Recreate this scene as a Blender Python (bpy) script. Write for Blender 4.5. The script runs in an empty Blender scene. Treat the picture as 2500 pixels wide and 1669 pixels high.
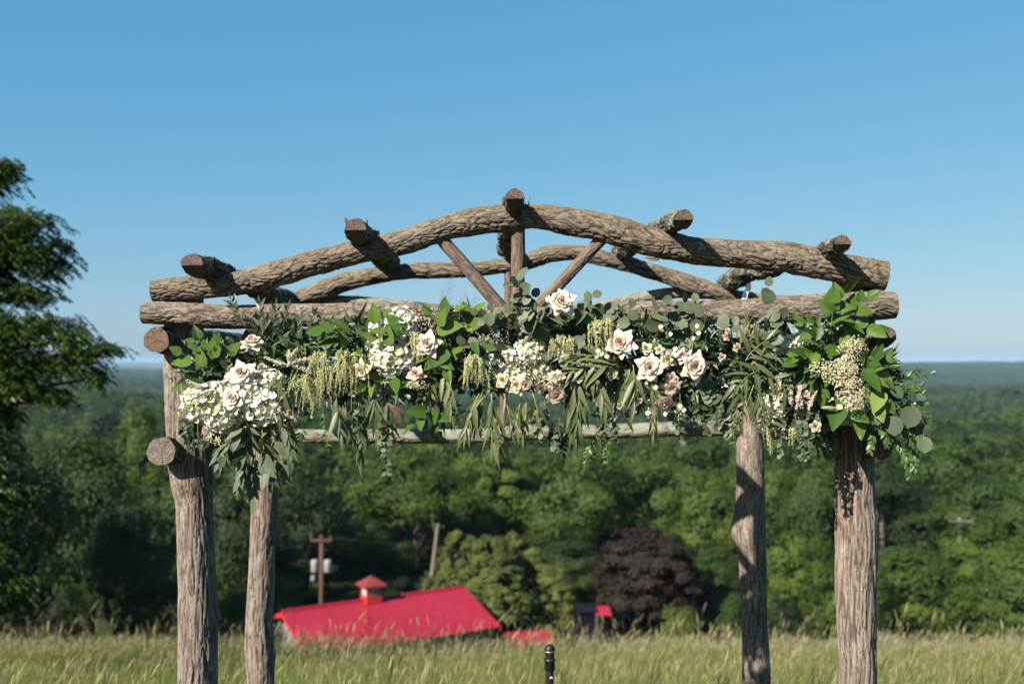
import bpy, math, random
import numpy as np
from mathutils import Matrix, Vector, Quaternion
random.seed(7); rng = np.random.default_rng(7)
sc = bpy.context.scene
COL = sc.collection

# ------------------------------------------------------------------ camera, world, sun, exposure
CAMZ = 2.0
FPX = 35.0 / 36.0 * 2500.0
PITCH = math.atan(48.5 / FPX)
cam_d = bpy.data.cameras.new('camera'); cam = bpy.data.objects.new('camera', cam_d); COL.objects.link(cam)
cam.location = (0, 0, CAMZ); cam.rotation_euler = (math.pi / 2 + PITCH, 0, 0)
cam_d.lens = 35; cam_d.sensor_width = 36; cam_d.clip_start = 0.05; cam_d.clip_end = 30000
cam_d.dof.use_dof = True; cam_d.dof.focus_distance = 3.8; cam_d.dof.aperture_fstop = 2.2
sc.camera = cam

SUN_DIR = Vector((0.92, 1.0, -0.92)).normalized()          # the way the light travels
SUN_EL = math.asin(-SUN_DIR.z); SUN_AZ = math.atan2(-SUN_DIR.x, -SUN_DIR.y)   # azimuth of the sun, clockwise from +Y
w = bpy.data.worlds.new('World'); sc.world = w; w.use_nodes = True
nt = w.node_tree; nt.nodes.clear()
sky = nt.nodes.new('ShaderNodeTexSky'); sky.sky_type = 'NISHITA'; sky.sun_disc = False
sky.sun_elevation = SUN_EL; sky.sun_rotation = SUN_AZ
sky.altitude = 200; sky.air_density = 1.0; sky.dust_density = 0.8; sky.ozone_density = 8.0
bg = nt.nodes.new('ShaderNodeBackground'); bg.inputs['Strength'].default_value = 0.055
wo = nt.nodes.new('ShaderNodeOutputWorld')
# the clear cyan blue of this day: the same grade of the Nishita sky in every direction, channel by channel
sep = nt.nodes.new('ShaderNodeSeparateColor'); com = nt.nodes.new('ShaderNodeCombineColor'); nt.links.new(sky.outputs[0], sep.inputs[0])
for ch, (pw, kk) in enumerate(((0.95, 1.17), (0.54, 0.885), (0.30, 0.845))):
    m1 = nt.nodes.new('ShaderNodeMath'); m1.operation = 'MULTIPLY'; m1.inputs[1].default_value = 0.1
    m2 = nt.nodes.new('ShaderNodeMath'); m2.operation = 'POWER'; m2.inputs[1].default_value = pw
    m3 = nt.nodes.new('ShaderNodeMath'); m3.operation = 'MULTIPLY'; m3.inputs[1].default_value = kk / 0.145
    nt.links.new(sep.outputs[ch], m1.inputs[0]); nt.links.new(m1.outputs[0], m2.inputs[0]); nt.links.new(m2.outputs[0], m3.inputs[0]); nt.links.new(m3.outputs[0], com.inputs[ch])
nt.links.new(com.outputs[0], bg.inputs[0]); nt.links.new(bg.outputs[0], wo.inputs[0])
sl = bpy.data.lights.new('sun', 'SUN'); sl.energy = 5.0; sl.angle = math.radians(0.5); sl.color = (1.0, 0.93, 0.82)
so = bpy.data.objects.new('sun', sl); COL.objects.link(so)
so.rotation_euler = SUN_DIR.to_track_quat('-Z', 'Y').to_euler(); so.location = (-8, -8, 12)
sc.view_settings.view_transform = 'Standard'; sc.view_settings.look = 'None'
sc.view_settings.gamma = 1; sc.view_settings.use_curve_mapping = False; sc.view_settings.exposure = 1.40
sc.cycles.max_bounces = 6; sc.cycles.transparent_max_bounces = 6; sc.cycles.volume_bounces = 0
sc.cycles.use_denoising = True

# ------------------------------------------------------------------ helpers
_c, _s = math.cos(PITCH), math.sin(PITCH)
def at(px, py, Y):
    """a point of the photograph (2500 x 1669 px) at depth Y metres from the camera"""
    u = (px - 1250.0) / FPX; v = (834.5 - py) / FPX
    dy = _c - v * _s; dz = _s + v * _c
    k = Y / dy
    return Vector((u * k, Y, CAMZ + dz * k))
def mpp(Y): return Y / FPX

_perm = np.random.default_rng(3).permutation(256).astype(np.int64); _perm = np.concatenate([_perm, _perm, _perm])
_g3 = np.array([[1,1,0],[-1,1,0],[1,-1,0],[-1,-1,0],[1,0,1],[-1,0,1],[1,0,-1],[-1,0,-1],[0,1,1],[0,-1,1],[0,1,-1],[0,-1,-1],[1,1,0],[-1,1,0],[0,-1,1],[0,-1,-1]], float)
def pn(x, y, z=0.0):
    x, y, z = np.broadcast_arrays(np.asarray(x, float), np.asarray(y, float), np.asarray(z, float))
    xi = np.floor(x).astype(np.int64); yi = np.floor(y).astype(np.int64); zi = np.floor(z).astype(np.int64)
    xf = x - xi; yf = y - yi; zf = z - zi
    f = lambda t: t * t * t * (t * (t * 6 - 15) + 10)
    u, v, q = f(xf), f(yf), f(zf)
    xi &= 255; yi &= 255; zi &= 255
    def g(a, b, c):
        h = _perm[_perm[_perm[xi + a] + yi + b] + zi + c] & 15
        gr = _g3[h]
        return gr[..., 0] * (xf - a) + gr[..., 1] * (yf - b) + gr[..., 2] * (zf - c)
    l = lambda t, a, b: a + t * (b - a)
    return l(q, l(v, l(u, g(0,0,0), g(1,0,0)), l(u, g(0,1,0), g(1,1,0))),
                l(v, l(u, g(0,0,1), g(1,0,1)), l(u, g(0,1,1), g(1,1,1))))

def mesh_np(name, V, F, mat=None, smooth=True, attrs=None):
    """F: int array (n,3) or (n,4), or list of both; one mesh"""
    me = bpy.data.meshes.new(name)
    V = np.asarray(V, np.float32)
    Fs = F if isinstance(F, list) and isinstance(F[0], np.ndarray) else [np.asarray(F)]
    Fs = [np.asarray(f, np.int32) for f in Fs if len(f)]
    loops = np.concatenate([f.ravel() for f in Fs]); sizes = np.concatenate([np.full(len(f), f.shape[1], np.int32) for f in Fs])
    starts = np.concatenate([[0], np.cumsum(sizes)[:-1]]).astype(np.int32)
    me.vertices.add(len(V)); me.vertices.foreach_set('co', V.ravel())
    me.loops.add(len(loops)); me.loops.foreach_set('vertex_index', loops)
    me.polygons.add(len(sizes)); me.polygons.foreach_set('loop_start', starts)
    me.polygons.foreach_set('use_smooth', np.full(len(sizes), smooth))
    for k, a in (attrs or {}).items():
        a = np.asarray(a, np.float32)
        if a.ndim == 1:
            t = me.attributes.new(k, 'FLOAT', 'POINT'); t.data.foreach_set('value', a)
        else:
            t = me.attributes.new(k, 'FLOAT_VECTOR', 'POINT'); t.data.foreach_set('vector', a.ravel())
    me.update(calc_edges=True)
    if mat is not None: me.materials.append(mat)
    return me

class MB:
    """collects shapes of one mesh"""
    def __init__(s): s.V = []; s.F4 = []; s.F3 = []; s.A = []; s.n = 0
    def add(s, V, F4=None, F3=None, a=0.0):
        V = np.asarray(V, float).reshape(-1, 3)
        s.V.append(V)
        if F4 is not None and len(F4): s.F4.append(np.asarray(F4, int) + s.n)
        if F3 is not None and len(F3): s.F3.append(np.asarray(F3, int) + s.n)
        s.A.append(np.full(len(V), a) if np.isscalar(a) else np.asarray(a, float)); s.n += len(V)
    def box(s, c, h, R=None, a=0.0):
        c = np.array(c, float)
        P = np.array([[x, y, z] for x in (-1, 1) for y in (-1, 1) for z in (-1, 1)], float) * np.array(h, float)
        if R is not None: P = P @ np.array(R).T
        s.add(P + c, [[0,1,3,2],[4,6,7,5],[0,4,5,1],[2,3,7,6],[0,2,6,4],[1,5,7,3]], a=a)
    def tube(s, pts, rad, n=6, caps=True, a=0.0):
        P = np.array([list(p) for p in pts], float); m = len(P)
        rad = np.full(m, rad) if np.isscalar(rad) else np.array(rad, float)
        T = np.gradient(P, axis=0); T /= np.linalg.norm(T, axis=1, keepdims=True) + 1e-12
        ref = np.array([0, 0, 1.0]) if abs(T[0][2]) < 0.9 else np.array([1.0, 0, 0])
        U = np.cross(T, ref); U /= np.linalg.norm(U, axis=1, keepdims=True) + 1e-9
        W = np.cross(T, U)
        th = np.arange(n) / n * 2 * math.pi
        V = P[:, None] + rad[:, None, None] * (np.cos(th)[None, :, None] * U[:, None] + np.sin(th)[None, :, None] * W[:, None])
        i = np.arange(m - 1)[:, None] * n; j = np.arange(n)[None]; j2 = (j + 1) % n
        F = np.stack([i + j, i + j2, i + n + j2, i + n + j], -1).reshape(-1, 4)
        V = V.reshape(-1, 3); F3 = []
        if caps:
            V = np.concatenate([V, P[:1], P[-1:]]); c0 = m * n; c1 = c0 + 1
            F3 = [[c0, (k + 1) % n, k] for k in range(n)] + [[c1, (m-1)*n + k, (m-1)*n + (k + 1) % n] for k in range(n)]
        s.add(V, F, F3, a)
    def lathe(s, prof, c, n=16, a=0.0):
        """prof: (r, z) pairs round the vertical axis through c"""
        m = len(prof); th = np.arange(n) / n * 2 * math.pi
        V = np.array([[[r * math.cos(t), r * math.sin(t), z] for t in th] for r, z in prof]).reshape(-1, 3) + np.array(list(c))
        i = np.arange(m - 1)[:, None] * n; j = np.arange(n)[None]; j2 = (j + 1) % n
        s.add(V, np.stack([i + j, i + j2, i + n + j2, i + n + j], -1).reshape(-1, 4), a=a)
    def mesh(s, name, mat, smooth=True, attr='v'):
        V = np.concatenate(s.V); F = []
        if s.F4: F.append(np.concatenate(s.F4))
        if s.F3: F.append(np.concatenate(s.F3))
        return mesh_np(name, V, F, mat, smooth, {attr: np.concatenate(s.A)})

WM = {}                                                    # world matrices of what has been built
def thing(name, label, cat, loc=(0, 0, 0), group=None):
    o = bpy.data.objects.new(name, None); COL.objects.link(o); o.empty_display_size = 0.2
    o.location = loc; WM[o.name] = Matrix.Translation(Vector(loc))
    o['label'] = label; o['category'] = cat
    if group: o['group'] = group
    return o
def part(name, me, parent=None, M=None, label=None, kind=None):
    """an object placed by its world matrix M under parent"""
    M = M if M is not None else Matrix.Identity(4)
    o = bpy.data.objects.new(name, me); COL.objects.link(o)
    if parent is not None:
        o.parent = parent; o.matrix_basis = WM[parent.name].inverted() @ M
    else: o.matrix_basis = M
    WM[o.name] = M
    if label: o['label'] = label
    if kind: o['kind'] = kind
    return o
def tag(o, label=None, cat=None, group=None, kind=None):
    for k, v in (('label', label), ('category', cat), ('group', group), ('kind', kind)):
        if v: o[k] = v
    return o
def dup(root, M, label=None, group=None):
    """a copy of a thing with its parts and their sub-parts"""
    r = root.copy(); COL.objects.link(r); r.matrix_basis = M; WM[r.name] = M
    if label: r['label'] = label
    if group: r['group'] = group
    for ch in root.children:
        c = ch.copy(); COL.objects.link(c); c.parent = r
        for g in ch.children:
            d = g.copy(); COL.objects.link(d); d.parent = c
    return r

# ------------------------------------------------------------------ materials
class NT:
    def __init__(s, name):
        s.m = bpy.data.materials.new(name); s.m.use_nodes = True; s.t = s.m.node_tree
        s.p = s.t.nodes['Principled BSDF']; s.out = s.t.nodes['Material Output']
    def n(s, typ, **kw):
        x = s.t.nodes.new(typ)
        for k, v in kw.items(): setattr(x, k, v)
        return x
    def l(s, a, b): s.t.links.new(a, b)
    def attr(s, name, out='Fac'):
        return s.n('ShaderNodeAttribute', attribute_name=name).outputs[out]
    def noise(s, vec, scale, detail=4, rough=0.6, dist=0.0):
        x = s.n('ShaderNodeTexNoise'); x.inputs['Scale'].default_value = scale; x.inputs['Detail'].default_value = detail
        x.inputs['Roughness'].default_value = rough; x.inputs['Distortion'].default_value = dist
        if vec is not None: s.l(vec, x.inputs['Vector'])
        return x.outputs['Fac']
    def ramp(s, fac, stops, interp='LINEAR'):
        r = s.n('ShaderNodeValToRGB'); r.color_ramp.interpolation = interp
        el = r.color_ramp.elements
        while len(el) > 1: el.remove(el[-1])
        for i, (p, c) in enumerate(stops):
            e = el[0] if i == 0 else el.new(p)
            e.position = p; e.color = (*c, 1) if len(c) == 3 else c
        s.l(fac, r.inputs[0]); return r.outputs[0]
    def mix(s, fac, a, b, mode='MIX'):
        x = s.n('ShaderNodeMix', data_type='RGBA', blend_type=mode)
        for i, v in ((0, fac), (6, a), (7, b)):
            if hasattr(v, 'links'): s.l(v, x.inputs[i])
            else: x.inputs[i].default_value = v if i == 0 else (*v, 1)
        return x.outputs[2]
    def math(s, op, a, b=None, c=None, clamp=False):
        x = s.n('ShaderNodeMath', operation=op, use_clamp=clamp)
        for i, v in enumerate((a, b, c)):
            if v is None: continue
            if hasattr(v, 'links'): s.l(v, x.inputs[i])
            else: x.inputs[i].default_value = v
        return x.outputs[0]
    def mapping(s, vec, scale):
        x = s.n('ShaderNodeMapping'); x.inputs['Scale'].default_value = scale; s.l(vec, x.inputs['Vector']); return x.outputs[0]
    def bump(s, h, strength, dist):
        b = s.n('ShaderNodeBump'); b.inputs['Strength'].default_value = strength; b.inputs['Distance'].default_value = dist
        s.l(h, b.inputs['Height']); s.l(b.outputs[0], s.p.inputs['Normal']); return b
    def base(s, c):
        if hasattr(c, 'links'): s.l(c, s.p.inputs['Base Color'])
        else: s.p.inputs['Base Color'].default_value = (*c, 1)
    def rough(s, r, spec=0.3):
        if hasattr(r, 'links'): s.l(r, s.p.inputs['Roughness'])
        else: s.p.inputs['Roughness'].default_value = r
        s.p.inputs['Specular IOR Level'].default_value = spec

def plain(name, col, rough=0.6, spec=0.4, metal=0.0, var=0.12):
    t = NT(name); tc = t.n('ShaderNodeTexCoord').outputs['Object']
    nz = t.noise(tc, 6.0, 5)
    t.base(t.mix(nz, [c * (1 - var) for c in col], [min(1, c * (1 + var)) for c in col])); t.rough(rough, spec)
    t.p.inputs['Metallic'].default_value = metal
    return t.m

def bark_mat(name, ridge_a, ridge_b, furrow, moss=0.0, lichen=0.0, red=0.0):
    t = NT(name); bc = t.attr('bc', 'Vector'); fur = t.attr('fur'); up = t.attr('up')
    s1 = t.mapping(bc, (1, 1, 0.16)); s2 = t.mapping(bc, (1, 1, 0.35))
    n1 = t.noise(s1, 120, 5, 0.7); n2 = t.noise(bc, 9, 4, 0.6); n3 = t.noise(s2, 420, 3, 0.7)
    c = t.mix(t.ramp(n1, [(0.38, (0, 0, 0)), (0.62, (1, 1, 1))]), ridge_a, ridge_b)
    n4 = t.noise(t.mapping(bc, (1, 1, 0.3)), 260, 3, 0.75)
    c = t.mix(t.ramp(n4, [(0.30, (0.85,) * 3), (0.44, (0, 0, 0))]), c, [x * 1.5 for x in furrow])
    c = t.mix(t.ramp(n4, [(0.58, (0, 0, 0)), (0.72, (0.6,) * 3)]), c, [x * 1.3 for x in ridge_b])
    c = t.mix(t.ramp(n2, [(0.35, (0, 0, 0)), (0.7, (0.55,) * 3)]), c, [x * 0.78 for x in ridge_a])
    if red:
        nr = t.noise(bc, 5.0, 3, 0.6, 0.6)
        c = t.mix(t.ramp(nr, [(0.50, (0, 0, 0)), (0.72, (red,) * 3)]), c, (0.19, 0.088, 0.055))
    c = t.mix(t.math('MULTIPLY', fur, 0.86), c, furrow)
    if moss:
        nm = t.noise(bc, 26, 5, 0.65); mk = t.math('MULTIPLY', t.ramp(nm, [(0.46, (0, 0, 0)), (0.62, (1, 1, 1))]), t.math('MULTIPLY', up, moss))
        c = t.mix(mk, c, (0.085, 0.082, 0.036))
    if lichen:
        nl = t.noise(bc, 17, 5, 0.6); nl2 = t.noise(bc, 160, 2, 0.6)
        mk = t.ramp(nl, [(0.60 - 0.25 * lichen, (0, 0, 0)), (0.70 - 0.2 * lichen, (1, 1, 1))])
        c = t.mix(t.math('MULTIPLY', mk, t.math('ADD', 0.35, nl2), clamp=True), c, (0.20, 0.205, 0.165))
    t.base(c); t.rough(0.9, 0.15)
    h = t.math('ADD', t.math('MULTIPLY', n1, 0.7), t.math('MULTIPLY', n3, 0.3))
    t.bump(h, 0.9, 0.004)
    return t.m
M_BARK = bark_mat('rough_bark', (0.108, 0.083, 0.062), (0.230, 0.191, 0.150), (0.019, 0.013, 0.009), moss=0.95)
M_BEAM = bark_mat('beam_bark', (0.108, 0.081, 0.064), (0.242, 0.208, 0.169), (0.021, 0.014, 0.012), lichen=0.12, red=0.25)
M_POST = bark_mat('post_bark', (0.138, 0.110, 0.089), (0.273, 0.238, 0.197), (0.033, 0.024, 0.019), red=0.50)
M_RAIL = bark_mat('rail_bark', (0.132, 0.115, 0.087), (0.230, 0.220, 0.177), (0.038, 0.030, 0.022), lichen=0.55)
M_MOSSY = bark_mat('lichen_covered_bark', (0.050, 0.046, 0.036), (0.100, 0.097, 0.076), (0.020, 0.017, 0.014), lichen=0.45)
M_POLE = bark_mat('peeled_pole', (0.111, 0.082, 0.064), (0.178, 0.141, 0.112), (0.049, 0.035, 0.026))

def cut_mat(name, a, b, dark):
    t = NT(name); cc = t.attr('bc', 'Vector')
    nz = t.noise(cc, 22, 4, 0.6)
    ln = t.n('ShaderNodeVectorMath', operation='LENGTH'); t.l(cc, ln.inputs[0])
    rad = t.math('ADD', ln.outputs['Value'], t.math('MULTIPLY', nz, 0.012))
    ring = t.math('SINE', t.math('MULTIPLY', rad, 750.0)); ring = t.math('MULTIPLY_ADD', ring, 0.5, 0.5)
    c = t.mix(ring, a, b)
    c = t.mix(t.ramp(t.noise(cc, 45, 5, 0.7), [(0.35, (0.8,) * 3), (0.6, (0, 0, 0))]), c, dark)
    saw = t.noise(t.mapping(cc, (14, 220, 1)), 1.0, 3, 0.6)
    c = t.mix(t.ramp(saw, [(0.35, (0.5,) * 3), (0.6, (0, 0, 0))]), c, dark)
    sp = t.n('ShaderNodeSeparateXYZ'); t.l(cc, sp.inputs[0]); X, Y_ = sp.outputs[0], sp.outputs[1]
    an = t.math('MULTIPLY', t.n('ShaderNodeObjectInfo').outputs['Random'], 6.283)
    for k, (off, wd) in enumerate(((0.0, .0011), (2.3, .0008), (4.0, .0007))):        # drying cracks that run out from the pith
        a_ = t.math('ADD', an, off); sn, cs = t.math('SINE', a_), t.math('COSINE', a_)
        across = t.math('ADD', t.math('SUBTRACT', t.math('MULTIPLY', X, sn), t.math('MULTIPLY', Y_, cs)), t.math('MULTIPLY_ADD', nz, .008, -.004))
        along = t.math('ADD', t.math('MULTIPLY', X, cs), t.math('MULTIPLY', Y_, sn))
        mk = t.math('MULTIPLY', t.math('LESS_THAN', t.math('ABSOLUTE', across), wd), t.math('GREATER_THAN', along, .002 + .004 * k))
        c = t.mix(mk, c, (0.015, 0.010, 0.008))
    t.base(c); t.rough(0.85, 0.2); t.bump(t.math('ADD', saw, t.math('MULTIPLY', ring, 0.2)), 0.6, 0.003)
    return t.m
M_CUT = cut_mat('sawn_end', (0.105, 0.074, 0.060), (0.145, 0.106, 0.086), (0.05, 0.035, 0.028))
M_CUTG = cut_mat('weathered_sawn_end', (0.165, 0.13, 0.108), (0.225, 0.185, 0.155), (0.07, 0.05, 0.04))
M_CUTO = cut_mat('orange_sawn_end', (0.14, 0.088, 0.060), (0.20, 0.125, 0.080), (0.045, 0.034, 0.028))

def foliage_mat(name, cols, rough=0.5, spec=0.35, trans=0.25, objvar=0.35, vein=False, under=None):
    """cols: dark, mid, light; attribute v picks between them, every object shifts a little"""
    t = NT(name); v = t.attr('v')
    oi = t.n('ShaderNodeObjectInfo').outputs['Random']
    f = t.math('ADD', t.math('MULTIPLY', v, 1 - objvar), t.math('MULTIPLY', oi, objvar))
    c = t.ramp(f, [(0.05, cols[0]), (0.5, cols[1]), (0.95, cols[2])])
    if under is not None:
        bf = t.n('ShaderNodeNewGeometry').outputs['Backfacing']; c = t.mix(bf, c, under)
    t.base(c); t.rough(rough, spec)
    tr = t.n('ShaderNodeBsdfTranslucent'); ct = t.mix(1.0, c, (1.25, 1.35, 0.6), 'MULTIPLY'); t.l(ct, tr.inputs[0])
    ms = t.n('ShaderNodeMixShader'); ms.inputs[0].default_value = trans
    t.l(t.p.outputs[0], ms.inputs[1]); t.l(tr.outputs[0], ms.inputs[2]); t.l(ms.outputs[0], t.out.inputs[0])
    return t.m
# ------------------------------------------------------------------ terrain
_ty = np.array([-60, 0, 3, 5, 6, 8, 12, 18, 24, 28, 34, 50, 70, 90, 110, 160, 300, 500, 800, 1500, 2500, 4000, 4800, 5600, 7000, 9000], float)
_tz = np.array([0.6, 0.35, 0.05, 0, -0.38, -1.12, -2.15, -3.66, -5.18, -6.75, -10.0, -17.0, -21.7, -23, -24, -27, -37, -46, -56, -62, -55, -26, -16, -24, -40, -60], float)
def ground_z(x, y):
    x = np.asarray(x, float); y = np.asarray(y, float)
    z = np.interp(y, _ty, _tz)
    far = np.clip((y - 180) / 500, 0, 1); ff = np.clip((y - 2500) / 2500, 0, 1)
    z = z + far * (pn(x / 420 + 3.1, y / 300 + 1.7) * 30 + pn(x / 170, y / 120 + 9.2) * 12) * (1 - 0.75 * ff)
    near = np.clip((30 - y) / 20, 0, 1) * np.clip((y - 5) / 4, 0, 1)
    z = z + near * pn(x / 3.5, y / 3.5) * 0.14
    # the far ridge is lower left of the arch
    z = z - ff * np.clip((-x / (np.abs(y) + 1) - 0.22) / 0.12, 0, 1) * 34
    return z

def polar_grid(ys, us, spread=60.0):
    Yg, Ug = np.meshgrid(ys, us, indexing='ij')
    X = Ug * (np.maximum(Yg, 0) + spread); n, m = Yg.shape
    i = np.arange(n - 1)[:, None] * m; j = np.arange(m - 1)[None]
    F = np.stack([i + j, i + j + 1, i + m + j + 1, i + m + j], -1).reshape(-1, 4)
    return X, Yg, F

t = NT('meadow_soil'); geo = t.n('ShaderNodeNewGeometry').outputs['Position']
c = t.ramp(t.noise(geo, 0.8, 6), [(0.3, (0.025, 0.034, 0.010)), (0.55, (0.04, 0.052, 0.014)), (0.75, (0.06, 0.06, 0.024))])
t.base(t.mix(t.noise(geo, 30, 4), c, (0.018, 0.026, 0.008))); t.rough(0.95, 0.1); t.bump(t.noise(geo, 40, 4), 0.6, 0.03); M_GROUND = t.m
ys = np.concatenate([np.linspace(-60, 2, 20), np.linspace(3, 30, 70), np.geomspace(31, 9000, 170)])
X, Yg, F = polar_grid(ys, np.linspace(-1.6, 1.6, 150))
Z = ground_z(X, Yg)
g = part('ground', mesh_np('ground', np.stack([X, Yg, Z], -1).reshape(-1, 3), F, M_GROUND), kind='structure')

# ------------------------------------------------------------------ wooded hills far off (canopy relief over the ground)
t = NT('distant_canopy'); geo = t.n('ShaderNodeNewGeometry').outputs['Position']
c = t.ramp(t.noise(geo, 0.012, 5, 0.6), [(0.3, (0.012, 0.024, 0.010)), (0.5, (0.022, 0.038, 0.014)), (0.7, (0.040, 0.056, 0.020))])
c = t.mix(t.ramp(t.noise(geo, 0.11, 3, 0.6), [(0.35, (0.6,) * 3), (0.6, (0, 0, 0))]), c, (0.007, 0.014, 0.006))
t.base(c); t.rough(0.9, 0.1); t.bump(t.noise(geo, 0.35, 3), 1.0, 3.0); M_CANOPY = t.m
ys = np.geomspace(1150, 8200, 560)
X, Yg, F = polar_grid(ys, np.linspace(-0.95, 0.95, 560), 0)
bump = 9 * (1 - np.abs(pn(X / 15, Yg / 15, 0.3)) * 2.2) + 6 * pn(X / 34, Yg / 34, 4.4)
Z = ground_z(X, Yg) + 9 + bump
hl = part('hills', mesh_np('hills', np.stack([X, Yg, Z], -1).reshape(-1, 3), F, M_CANOPY, smooth=True), kind='structure')
# one blue ridge beyond them, showing low over the left hills
ys = np.linspace(9000, 11500, 16); X, Yg, F = polar_grid(ys, np.linspace(-0.9, 0.9, 160), 0)
k = np.sin((Yg - 9000) / 2500 * math.pi)
Z = -60 + k * (58 + 14 * pn(X / 1500, 2.2, 0.5) + 5 * pn(X / 300, 1.2) - np.clip((X + 1500) / 3500, 0, 1) * 30)
part('distant_ridge', mesh_np('distant_ridge', np.stack([X, Yg, Z], -1).reshape(-1, 3), F, M_CANOPY), kind='structure')

# ------------------------------------------------------------------ meadow grass
def blades(n, y0, y1, hmin, hmax, wid, seed, tip, lean=0.25):
    r = np.random.default_rng(seed)
    # density even over the ground inside the wedge the field opens to
    u = r.random(n); Yb = np.sqrt(u * (y1 ** 2 - y0 ** 2) + y0 ** 2)
    Xb = (r.random(n) * 2 - 1) * (Yb * 0.62 + 1.5)
    clump = pn(Xb * 0.9, Yb * 0.9, seed) * 0.5 + pn(Xb * 3, Yb * 3, seed) * 0.3
    H = (hmin + (hmax - hmin) * r.random(n)) * (1 + clump * 0.9)
    Zb = ground_z(Xb, Yb) - 0.03
    a = r.random(n) * 2 * math.pi
    wx = 0.09 + 0.08 * r.standard_normal(n); lx = np.cos(a) * lean + wx; ly = np.sin(a) * lean
    fa = a + math.pi / 2 + r.standard_normal(n) * 0.8
    ts = np.array([0, 0.45, 0.8, 1.0]) if not tip else np.array([0, 0.5, 0.78, 0.86, 0.94, 1.0])
    ww = np.array([1, 0.85, 0.5, 0.05]) if not tip else np.array([0.35, 0.3, 0.35, 2.0, 1.6, 0.2])
    P = []; At = []
    base = r.random(n) * 0.35 + clump * 0.5 + 0.25
    for k, tt in enumerate(ts):
        cx = Xb + lx * H * tt ** 2; cy = Yb + ly * H * tt ** 2; cz = Zb + H * (tt - 0.12 * tt ** 3)
        wv = wid * ww[k] * (0.7 + 0.6 * r.random(n))
        for sgn in (-1, 1):
            P.append(np.stack([cx + sgn * np.cos(fa) * wv, cy + sgn * np.sin(fa) * wv, cz], -1))
            At.append(np.clip(base * 0.45 + (0.05 + 0.22 * tt if not tip else (0.2 if tt < 0.8 else 0.72)) + 0.0 * base, 0, 1))
    K = len(ts) * 2
    V = np.stack(P, 1).reshape(-1, 3); A = np.stack(At, 1).reshape(-1)
    b = np.arange(n)[:, None] * K
    F = np.concatenate([np.stack([b[:, 0] + 2*k, b[:, 0] + 2*k + 1, b[:, 0] + 2*k + 3, b[:, 0] + 2*k + 2], -1) for k in range(len(ts) - 1)])
    return V, F, A
M_GRASS = foliage_mat('meadow_grass', [(0.066, 0.090, 0.020), (0.145, 0.158, 0.048), (0.255, 0.215, 0.130)], rough=0.7, spec=0.15, trans=0.3, objvar=0.0)
V, F, A = [], [], []; nv = 0
for args in ((150000, 6.0, 29.5, 0.30, 0.60, 0.0026, 11, False, 0.16), (36000, 6.0, 14, 0.28, 0.55, 0.0024, 12, False, 0.25), (34000, 6.0, 29.5, 0.40, 0.76, 0.0020, 13, True, 0.13), (26000, 19, 29.5, 0.50, 0.80, 0.0024, 14, True, 0.12),
             (2200, 16, 30, 0.8, 1.25, 0.0045, 15, True, 0.2)):
    v, f, a = blades(*args); V.append(v); F.append(f + nv); A.append(a); nv += len(v)
gr = part('grass', mesh_np('grass', np.concatenate(V), np.concatenate(F), M_GRASS, True, {'v': np.concatenate(A)}), kind='stuff')
gr['label'] = 'tall meadow grass with pale seed heads below the arch'
# short mown turf round the foot of the arch
n = 26000; r_ = np.random.default_rng(5); xs = r_.uniform(-4, 4, n); yy = r_.uniform(1.0, 6.6, n); a = r_.random(n) * 6.283; H = r_.uniform(0.03, 0.08, n)
zz = ground_z(xs, yy) - 0.005
V = np.stack([np.stack([xs - np.cos(a) * .004, yy - np.sin(a) * .004, zz], -1), np.stack([xs + np.cos(a) * .004, yy + np.sin(a) * .004, zz], -1),
              np.stack([xs + np.sin(a) * H * .4, yy + np.cos(a) * H * .4, zz + H], -1)], 1).reshape(-1, 3)
tg = part('turf', mesh_np('turf', V, np.arange(n * 3).reshape(-1, 3), M_GRASS, True, {'v': np.repeat(r_.random(n) * 0.35, 3)}), kind='stuff')
tg['label'] = 'short turf round the feet of the log arch'

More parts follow.
